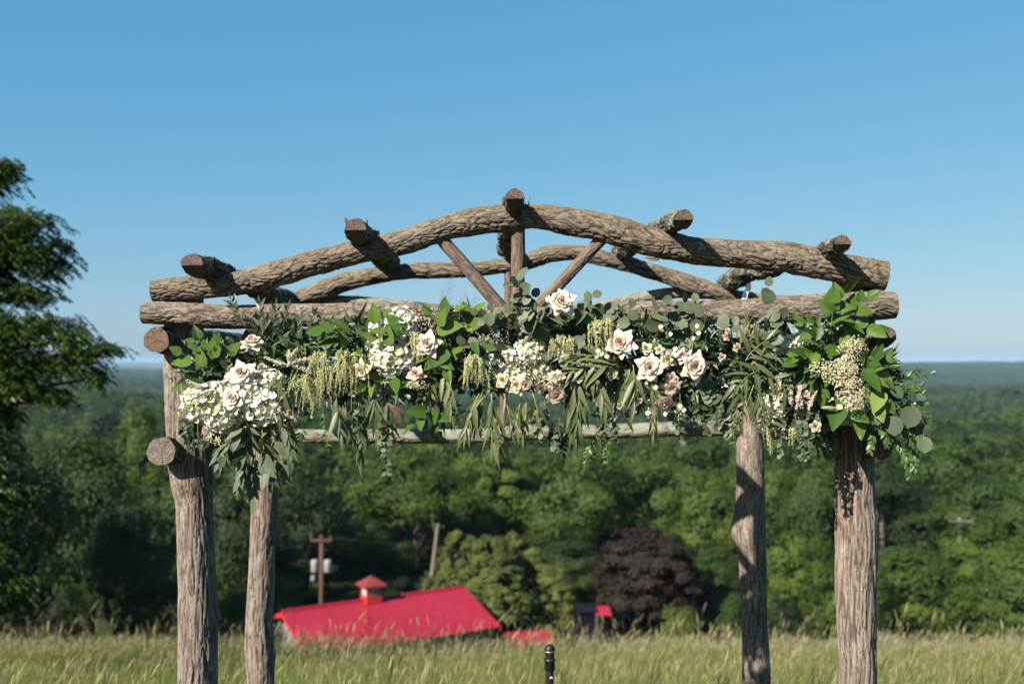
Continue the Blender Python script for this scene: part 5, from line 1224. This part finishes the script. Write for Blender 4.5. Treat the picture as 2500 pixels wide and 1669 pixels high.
euc = [(1260, 780, 60, 60, 5, 44), (1270, 700, 160, 25, 2, 32), (1290, 775, 110, 65, 5, 38), (1250, 755, 30, 60, 4, 46), (1330, 790, 160, 100, 8, 44), (1400, 800, 60, 90, 7, 44), (1430, 780, 20, 70, 5, 48), (1390, 790, 190, 90, 7, 46), (1450, 810, 110, 60, 5, 50), (1500, 790, 40, 80, 5, 42), (1570, 800, 60, 80, 6, 50), (1560, 820, 200, 80, 6, 44),
       (1620, 800, 30, 90, 7, 46), (1680, 800, 60, 70, 6, 44), (1700, 790, 120, 60, 5, 44), (1650, 830, 340, 90, 7, 42), (1740, 810, 20, 70, 5, 40), (1590, 820, 330, 90, 6, 50), (1200, 860, 160, 70, 5, 40), (1240, 860, 200, 70, 6, 42), (1210, 820, 120, 70, 6, 38), (1320, 850, 340, 70, 6, 42), (1490, 860, 270, 60, 4, 42), (1180, 800, 60, 60, 5, 36), (1380, 830, 320, 60, 5, 44), (1345, 800, 60, 60, 5, 46)]
for x, y, a, l, n, s in euc: sprig(TG, E, 'euc', x, y, a, l, n, s * .88, Y=3.66 + R_.uniform(-.04, .04), spread=55, stem=M_STEMB, jit=.55)
wil = [(900, 910, 250, 110, 7, 88), (915, 930, 268, 130, 8, 92), (940, 960, 275, 90, 6, 74), (880, 960, 262, 150, 9, 84), (700, 1000, 280, 120, 8, 80), (690, 1030, 262, 110, 6, 82), (1030, 870, 300, 110, 7, 86), (1050, 890, 275, 110, 8, 84), (1080, 900, 285, 110, 7, 76), (1100, 930, 270, 80, 6, 70),
       (1180, 950, 250, 90, 7, 84), (1190, 960, 225, 110, 7, 88), (1200, 960, 272, 130, 9, 86), (1215, 990, 278, 110, 7, 80), (1170, 960, 240, 100, 6, 78), (1230, 960, 285, 90, 6, 70), (1275, 970, 250, 90, 7, 66), (1285, 970, 270, 90, 7, 66), (1300, 960, 290, 80, 5, 62), (1400, 900, 280, 120, 8, 86), (1415, 930, 265, 120, 7, 84), (1420, 960, 250, 90, 6, 74), (1440, 900, 300, 100, 7, 80), (1400, 1000, 268, 70, 5, 70),
       (1510, 890, 178, 130, 9, 84), (1500, 880, 160, 110, 8, 80), (1480, 890, 200, 80, 6, 84), (1540, 885, 260, 110, 8, 92), (1545, 890, 280, 90, 7, 86), (1530, 890, 238, 100, 7, 84), (1580, 900, 290, 90, 5, 76), (1600, 1000, 270, 60, 4, 60), (1790, 940, 285, 80, 6, 70), (820, 960, 280, 100, 7, 76), (730, 930, 300, 60, 5, 60)]
for x, y, a, l, n, s in wil: sprig(TG, E, 'wil', x, y, a, l, n, s, Y=3.64 + R_.uniform(-.04, .07), droop=.9 if 220 < a < 320 else .3, spread=24, stem=M_STEMY, jit=.22)
for x, y, l in ((943, 1010, 155), (1108, 960, 85), (1300, 985, 90), (1330, 975, 60), (1365, 1020, 75), (858, 970, 120), (1455, 970, 70), (1490, 1000, 75)):
    sprig(TG, S_, 'coin', x, y, 270 + R_.uniform(-4, 4), l, int(l / 6), 20, Y=3.64, droop=.2, spread=72, pair=True, jit=.7, taper=.3)
for x, y, a, l, s in ((760, 985, 262, 90, 17), (790, 985, 272, 110, 17), (820, 990, 265, 90, 16), (740, 1050, 250, 70, 20), (1465, 1010, 262, 90, 17), (1475, 1020, 275, 110, 17), (1460, 1050, 255, 85, 16), (1450, 1075, 240, 60, 16), (1480, 1060, 265, 70, 16), (1640, 960, 280, 70, 15), (1660, 960, 270, 90, 15), (1690, 950, 285, 80, 15), (1700, 900, 300, 110, 24), (1730, 910, 280, 120, 24), (1745, 950, 270, 90, 22), (1760, 990, 275, 70, 22), (1780, 1000, 285, 60, 17), (1640, 1000, 300, 70, 22), (1700, 1000, 290, 60, 24), (1790, 1015, 268, 70, 18)):
    sprig(TG, S_, 'vin' if s < 22 else 'coin', x, y, a, l, int(l / 5.5), s, Y=3.66 + R_.uniform(-.03, .04), droop=.5, spread=58, jit=.5)
for x, y, l in ((1375, 1030, 75), (1350, 1040, 40)): sprig(TG, S_, 'drk', x, y, 268, l, 12, 26, Y=3.68, droop=.3, spread=50, jit=.4)
sprig(TG, 'reddish_sprig', 'brn', 945, 985, 350, 42, 6, 40, Y=3.63, droop=1.6, spread=18, stem=M_STEMY)
for x, y, a, l in ((760, 900, 150, 60), (700, 870, 20, 80), (1560, 860, 30, 80), (1620, 850, 60, 60), (1660, 860, 20, 70), (1700, 860, 100, 70), (1720, 840, 60, 60), (1690, 830, 330, 60), (1640, 800, 300, 60), (1580, 950, 250, 60), (1140, 890, 200, 60), (1130, 850, 20, 60), (1000, 900, 250, 50)):
    sprig(TG, S_, 'vin', x, y, a, l, 12, 19, Y=3.67, spread=55, jit=.5)
for x, y, r_, n, kd, YY in ((975, 792, 52, 46, 'w', 3.67), (930, 800, 34, 26, 'w', 3.70), (965, 872, 60, 58, 'gwww', 3.68), (925, 850, 38, 30, 'wg', 3.70), (1000, 905, 34, 24, 'gw', 3.70), (945, 945, 38, 28, 'w', 3.74), (1070, 885, 34, 26, 'w', 3.70), (1225, 880, 48, 42, 'w', 3.69), (1300, 860, 50, 44, 'wwc', 3.69), (1325, 905, 38, 30, 'wc', 3.70),
                            (1255, 925, 40, 34, 'cw', 3.67), (1205, 905, 26, 18, 'w', 3.68), (1560, 965, 40, 32, 'w', 3.72), (1590, 950, 30, 22, 'wc', 3.72)):
    hydrangea(TG, x, y, r_, n, kd, Y=YY)
for x, y, r_, f, kd, lb in ((1045, 840, 33, (-.1, -1, .1), 'rose', 'blush rose right of the greenish hydrangea'), (1372, 738, 34, (.15, -.95, .3), 'rose', 'single rose resting on top of the beam'), (1517, 838, 36, (-.3, -.9, .2), 'pink', None), (1586, 898, 34, (0, -1, .1), 'rose', None), (1695, 895, 36, (.15, -1, 0), 'rose', None), (1668, 868, 22, (-.2, -.8, .5), 'pink', None),
                            (1578, 852, 19, (0, -1, .2), 'cream', None), (1630, 878, 22, (.2, -.9, .2), 'cream', None), (1638, 922, 20, (0, -.9, -.2), 'pink', None), (1357, 922, 21, (0, -.9, .3), 'pink', None), (1358, 962, 27, (0, -.7, -.4), 'pink', None), (1016, 912, 22, (-.1, -1, 0), 'pink', None), (886, 903, 26, (-.5, -.8, -.2), 'cream', None), (1262, 940, 23, (-.2, -.9, 0), 'cream', None),
                            (1230, 928, 22, (-.3, -.9, 0), 'cream', None), (1282, 940, 20, (.2, -.9, -.2), 'pink', None), (1320, 945, 18, (0, -.8, -.5), 'cream', None), (1382, 850, 24, (0, -.9, -.1), 'rose', None), (1640, 945, 24, (0, -.8, -.4), 'pink', None), (1622, 980, 25, (0, -.6, -.7), 'pink', None), (1515, 990, 13, (0, -.9, -.3), 'cream', None), (1545, 985, 13, (0, -.9, -.2), 'pink', None),
                            (1560, 978, 12, (.2, -.9, -.2), 'pink', None), (1540, 1002, 10, (0, -.6, -.7), 'cream', None), (1776, 808, 10, (0, -1, 0), 'pink', None), (1774, 822, 12, (0, -1, 0), 'pink', None), (1798, 850, 11, (0, -1, 0), 'cream', None), (1762, 872, 13, (0, -.9, -.2), 'pink', None), (1495, 912, 20, (0, -1, 0), 'cream', None), (1610, 855, 14, (0, -1, .3), 'cream', None), (1340, 730, 12, (-.8, -.4, .2), 'cream', None)):
    rose(TG, x, y, r_, f, kd, Y=3.61 if r_ > 24 else 3.64, label=lb, rings=6 if r_ > 20 else 5)
tassel(TG, [(735, 880), (780, 862), (840, 858), (880, 868)], 70, 95, seed=1, spread=12); tassel(TG, [(730, 930), (765, 905), (800, 900)], 46, 85, seed=2, spread=12); tassel(TG, [(800, 900), (840, 890), (850, 900)], 30, 70, seed=3, spread=9)
tassel(TG, [(1000, 815), (1012, 812), (1022, 820)], 22, 62, seed=4, spread=5, side=.1); tassel(TG, [(1135, 885), (1155, 866), (1178, 885)], 46, 62, seed=5, spread=8); tassel(TG, [(1440, 795), (1470, 783), (1500, 795)], 50, 62, seed=6, spread=8, side=.1); tassel(TG, [(1355, 830), (1375, 822), (1390, 830)], 26, 44, seed=7, spread=6)
for x, y, rx, ry, n, sd in ((1065, 790, 62, 26, 150, 11), (1040, 765, 45, 16, 60, 12), (1120, 760, 32, 14, 50, 13), (1200, 820, 44, 30, 130, 14), (1130, 810, 34, 20, 80, 15), (1215, 850, 24, 12, 50, 16)):
    umbel(TG, x, y, rx, ry, n, Y=3.66, seed=sd, size=.0034, mat=M_WAX, name='waxflower_sprig', stem=M_STEMB, twigs=30)
for x, y, rx, ry, n, sd in ((1285, 870, 28, 30, 110, 21), (1300, 920, 30, 20, 90, 22), (1340, 930, 26, 16, 80, 23), (1430, 900, 24, 20, 60, 24), (1660, 1010, 20, 14, 26, 25), (1590, 1010, 12, 18, 22, 26), (1020, 940, 28, 12, 60, 27)):
    umbel(TG, x, y, rx, ry, n, Y=3.60, seed=sd, size=.0032, twigs=12)
# fine bare twigs over the beam
for x, y, a, l, nb, sd in ((1078, 760, 72, 95, 16, 1), (1110, 765, 35, 70, 9, 2), (1095, 770, 50, 70, 8, 3), (1085, 765, 95, 60, 8, 4)):
    r = np.random.default_rng(sd); p0 = at(x, y, 3.70); b_ = MB(); k = mpp(3.70); an = math.radians(a); d = np.array([math.cos(an), -.05, math.sin(an)]); b_.tube([(0, 0, 0), tuple(d * l * k)], [.0008, .0003], 4)
    for i in range(nb):
        q = d * l * k * (i + 1) / (nb + 1); sa = an + (1 if i % 2 else -1) * r.uniform(.5, .9); L = 22 * k * (1 - .6 * i / nb); e = q + np.array([math.cos(sa), r.normal() * .2, math.sin(sa)]) * L
        b_.tube([tuple(q), tuple(e)], [.0005, .0003], 3)
        for j in range(3): e2 = q + (e - q) * (.4 + .2 * j); s2 = sa + (-.6 if j % 2 else .6); b_.tube([tuple(e2), tuple(e2 + np.array([math.cos(s2), 0, math.sin(s2)]) * L * .35)], .0003, 3)
    part('fine_twig', b_.mesh('fine_twig', M_STEMB), TG, Matrix.Translation(p0))
sprig(TG, E, 'euc', 1275, 790, 92, 105, 5, 38, Y=3.63, spread=60, stem=M_STEMB, jit=.5, first=.5, taper=.1)
sprig(TG, E, 'euc', 1890, 770, 115, 75, 3, 44, Y=3.63, spread=30, stem=M_STEMB, jit=.5, first=.4, taper=.4)
daisy = floret_mesh('daisy', MP_WHITE, 9); M_YEL = plain('yellow_centre', (.5, .33, .03), .7); b_ = MB(); b_.lathe([(.2, -.02), (.2, .06), (.12, .12), (.001, .14)], (0, 0, 0), 8); dcen = b_.mesh('flower_centre', M_YEL)
for x, y in ((1612, 797), (1700, 795), (1705, 812), (1635, 815), (1690, 825), (1648, 850), (1600, 945), (1660, 990), (1622, 1010), (1668, 1000), (1582, 1008), (1460, 855), (1468, 862), (1455, 868), (1480, 870)):
    p = at(x, y, 3.60); M = Matrix.Translation(p) @ Vector((R_.uniform(-.4, .4), -1, R_.uniform(-.2, .5))).to_track_quat('Z', 'Y').to_matrix().to_4x4() @ Matrix.Diagonal((.016, .016, .016, 1)); o = part('daisy', daisy, TG, M); part('centre', dcen, o, M)
# ---- right cluster
bigr = [(2010, 790, 60, 90, 5, 66), (2040, 780, 30, 90, 5, 66), (2060, 790, 350, 80, 4, 62), (2030, 800, 90, 60, 3, 60), (2000, 830, 150, 70, 4, 58), (2020, 850, 200, 80, 4, 60), (2050, 850, 240, 60, 3, 62), (2010, 870, 190, 80, 4, 58), (2060, 810, 300, 60, 3, 56), (1990, 860, 215, 60, 3, 60), (2100, 880, 10, 60, 3, 66), (2100, 900, 340, 60, 3, 60), (1985, 925, 300, 40, 2, 56),
        (2050, 970, 300, 45, 2, 76), (2110, 930, 320, 70, 3, 60), (2000, 910, 270, 40, 2, 50), (2130, 900, 50, 40, 2, 50), (2090, 1020, 330, 60, 3, 44), (1990, 790, 180, 30, 2, 46)]
for q in bigr: sprig(TR, B, 'big', *q, Y=3.63 + R_.uniform(-.03, .03), spread=48, jit=.28)
for q in ((2130, 905, 10, 40, 2, 62), (2150, 950, 290, 36, 2, 56), (2140, 985, 280, 30, 1, 40)): sprig(TR, B, 'lime', *q, Y=3.60, spread=40, jit=.25)
for q in ((2170, 940, 340, 70, 2, 50), (2225, 985, 300, 60, 2, 56), (2180, 1010, 285, 40, 1, 42), (2150, 1000, 265, 50, 1, 40), (2255, 1060, 268, 40, 1, 36), (1860, 830, 60, 70, 5, 44), (1840, 850, 20, 60, 4, 40)): sprig(TR, E, 'euc', *q, Y=3.61, spread=40, jit=.3, stem=M_STEMB)
for x, y, a, l, n, s in ((1820, 880, 60, 70, 6, 74), (1830, 890, 30, 80, 6, 70), (1860, 900, 200, 70, 6, 70), (1870, 910, 330, 70, 6, 66), (1840, 940, 250, 80, 6, 74), (1810, 840, 70, 60, 6, 66), (1850, 960, 285, 60, 5, 64), (1800, 920, 265, 100, 6, 72), (1790, 850, 40, 60, 5, 64)):
    sprig(TR, E, 'wil', x, y, a, l, n, s, Y=3.61, droop=.4, spread=50, stem=M_STEMY, jit=.3)
for x, y, a, l, s in ((1930, 880, 200, 70, 17), (1950, 900, 270, 80, 18), (1930, 920, 250, 70, 17), (1960, 930, 285, 80, 17), (1940, 880, 330, 60, 17), (1980, 950, 270, 70, 17), (1910, 1010, 265, 100, 15), (1940, 1010, 280, 110, 15), (1970, 1020, 270, 90, 15), (1960, 1060, 250, 60, 15), (2000, 1000, 262, 60, 15)):
    sprig(TR, S_, 'coin', x, y, a, l, int(l / 4.6), s, Y=3.64, droop=.3, spread=65, jit=.6)
for x, y, a, l in ((2190, 980, 320, 100), (2205, 1010, 305, 100), (2170, 960, 10, 90), (2210, 1060, 300, 80), (2130, 1010, 300, 90), (2180, 1000, 20, 80), (2130, 880, 20, 60), (2150, 930, 350, 90), (2180, 930, 25, 95), (2150, 980, 340, 110), (2190, 990, 350, 90), (2160, 1020, 330, 110), (2150, 1040, 315, 110), (2180, 1060, 300, 110), (2140, 1010, 290, 80), (2120, 1000, 280, 80), (2200, 1020, 340, 70), (2220, 1000, 320, 70), (2130, 1050, 260, 50), (2230, 1040, 300, 60), (2200, 1100, 310, 60), (2215, 950, 30, 40)):
    sprig(TR, 'myrtle_branch', 'vin', x, y, a, l, int(l / 5), 21, Y=3.68 + R_.uniform(-.05, .03), droop=.5, spread=46, stem=M_STEMB, jit=.35)
for x, y, r_, n, kd in ((1925, 848, 38, 32, 'w'), (1955, 825, 26, 18, 'w'), (1965, 812, 20, 14, 'w'), (1900, 990, 34, 24, 'w'), (1880, 975, 22, 14, 'w'), (2060, 1000, 50, 44, 'wg'), (2090, 985, 36, 26, 'wc'), (1960, 1000, 26, 18, 'w')): hydrangea(TR, x, y, r_, n, kd, Y=3.69)
for i, (x, y, a, l) in enumerate(((1945, 1000, 80, 60), (1960, 1000, 100, 60), (1935, 990, 95, 50), (1905, 960, 90, 50), (1975, 1000, 70, 50))): plume(TR, x, y, a, l, 18, seed=40 + i, Y=3.62, mat=M_WAX, name='stock_bloom', bead=.004)
for x, y, r_, kd in ((1890, 945, 14, 'pink'), (1905, 965, 14, 'cream'), (1950, 975, 13, 'pink'), (1968, 962, 12, 'pink'), (1800, 846, 11, 'pink'), (1990, 1040, 18, 'cream')): rose(TR, x, y, r_, (0, -1, 0), kd, Y=3.62, rings=5)
for x, y, rx, ry, n, sd in ((2075, 850, 30, 22, 170, 31), (2050, 910, 46, 34, 380, 32), (2075, 950, 38, 36, 360, 33), (2085, 985, 26, 20, 160, 34), (2000, 895, 26, 22, 120, 35), (2070, 890, 30, 24, 180, 36), (2090, 835, 16, 18, 60, 37)):
    umbel(TR, x, y, rx, ry, n, Y=3.59, seed=sd, size=.0040, twigs=24)
tassel(TR, [(1862, 1015), (1872, 1010), (1880, 1018)], 14, 85, seed=21, spread=4, side=.05, Y=3.66); tassel(TR, [(1888, 1028), (1894, 1025)], 6, 34, seed=22, spread=3, side=.05, Y=3.66); tassel(TR, [(1925, 1040), (1940, 1050)], 10, 44, seed=23, spread=5, side=.1, Y=3.66)
# ------------------------------------------------------------------ microphone on its stand
M_BLK = plain('black_enamel', (0.012, 0.012, 0.013), 0.35, 0.5); M_GRL = plain('dark_grille', (0.030, 0.022, 0.020), 0.5, 0.5, 0.6)
M_RING = plain('brass_ring', (0.45, 0.36, 0.24), 0.35, 0.5, 0.8); M_WHT = plain('white_print', (0.7, 0.7, 0.7), 0.6)
ym = 3.78; mc = at(1342, 1571, ym); k_ = mpp(ym)
mic = thing('microphone', 'black handheld microphone standing upright in front of the meadow', 'microphone', (mc.x, ym, mc.z - .2))
def zz(py): return at(1342, py, ym).z
b_ = MB(); r_ = 12.3 * k_
prof = [(r_ * .02, zz(1571.5))] + [(r_ * math.sin(a), zz(1571.5) - r_ * (1 - math.cos(a))) for a in np.linspace(.2, 1.5, 9)] + [(r_, zz(1587))]
b_.lathe(prof, (mc.x, ym, 0), 28); grille = part('grille', b_.mesh('grille', M_GRL), mic)
w_ = MB()
for k in range(7):
    zr = zz(1574 + k * 1.9); dzr = min(r_, (zz(1571.5) - zr)); rr = math.sqrt(max(1e-8, r_ * r_ - max(0, r_ - dzr) ** 2)) + .0002
    w_.lathe([(rr - .0004, zr - .0004), (rr + .0005, zr), (rr - .0004, zr + .0004)], (mc.x, ym, 0), 28)
part('wire_mesh', w_.mesh('wire_mesh', M_BLK), grille)
b_ = MB(); b_.lathe([(r_, zz(1587)), (r_ * 1.05, zz(1587.5)), (r_ * 1.05, zz(1589)), (r_, zz(1589.5))], (mc.x, ym, 0), 28); part('ring', b_.mesh('ring', M_RING), mic)
b_ = MB(); b_.lathe([(r_ * .98, zz(1589.5)), (r_ * .93, zz(1596)), (r_ * .80, zz(1606)), (r_ * .80, zz(1622)), (r_ * .74, zz(1669)), (r_ * .62, zz(1700)), (.001, zz(1700))], (mc.x, ym, 0), 28); body = part('body', b_.mesh('body', M_BLK), mic)
b_ = MB()
for dx in (-2.6, 0, 2.6): b_.box((mc.x + (3.5 + dx) * k_, ym - r_ * .78 + abs(dx + 2.6) * .25 * k_, zz(1651)), (.5 * k_, .0006, 2.3 * k_))
b_.box((mc.x + 3.5 * k_, ym - r_ * .79, zz(1648.6)), (3.1 * k_, .0006, .5 * k_)); part('white_mark', b_.mesh('white_mark', M_WHT), body)
std = thing('microphone_stand', 'black straight stand holding the microphone in a clip', 'microphone stand', (mc.x, ym, 0))
b_ = MB(); b_.lathe([(r_ * .82, zz(1636)), (r_ * 1.0, zz(1634)), (r_ * 1.0, zz(1612)), (r_ * 1.16, zz(1611)), (r_ * 1.16, zz(1606.5)), (r_ * .84, zz(1606)), (r_ * .82, zz(1636))], (mc.x, ym, 0), 28); part('clip', b_.mesh('clip', M_BLK), std)
b_ = MB(); b_.tube([(mc.x, ym, .02), (mc.x, ym, .55)], .0115, 16); b_.tube([(mc.x, ym, .5), (mc.x, ym, zz(1695))], .008, 14); b_.tube([(mc.x, ym, .5), (mc.x, ym, .58)], .016, 14); part('pole', b_.mesh('pole', M_BLK), std)
b_ = MB(); b_.lathe([(.001, .0), (.125, .0), (.13, .008), (.125, .018), (.03, .03), (.001, .03)], (mc.x, ym, 0.005), 36); part('base', b_.mesh('base', M_BLK), std)
# ------------------------------------------------------------------ haze
hm = bpy.data.materials.new('haze_air'); hm.use_nodes = True; hn = hm.node_tree; hn.nodes.clear()
pv = hn.nodes.new('ShaderNodeVolumePrincipled'); ho = hn.nodes.new('ShaderNodeOutputMaterial'); hn.links.new(pv.outputs[0], ho.inputs['Volume'])
HAZE_D = 0.000055
pv.inputs['Color'].default_value = (0.50, 0.76, 1.0, 1); pv.inputs['Density'].default_value = HAZE_D; pv.inputs['Anisotropy'].default_value = 0.0
m = MB(); m.box((0, 5900, -51), (15200, 6100, 79)); hz = part('haze', m.mesh('haze', hm, False), kind='stuff')
hz['label'] = 'thin blue haze over the valley'
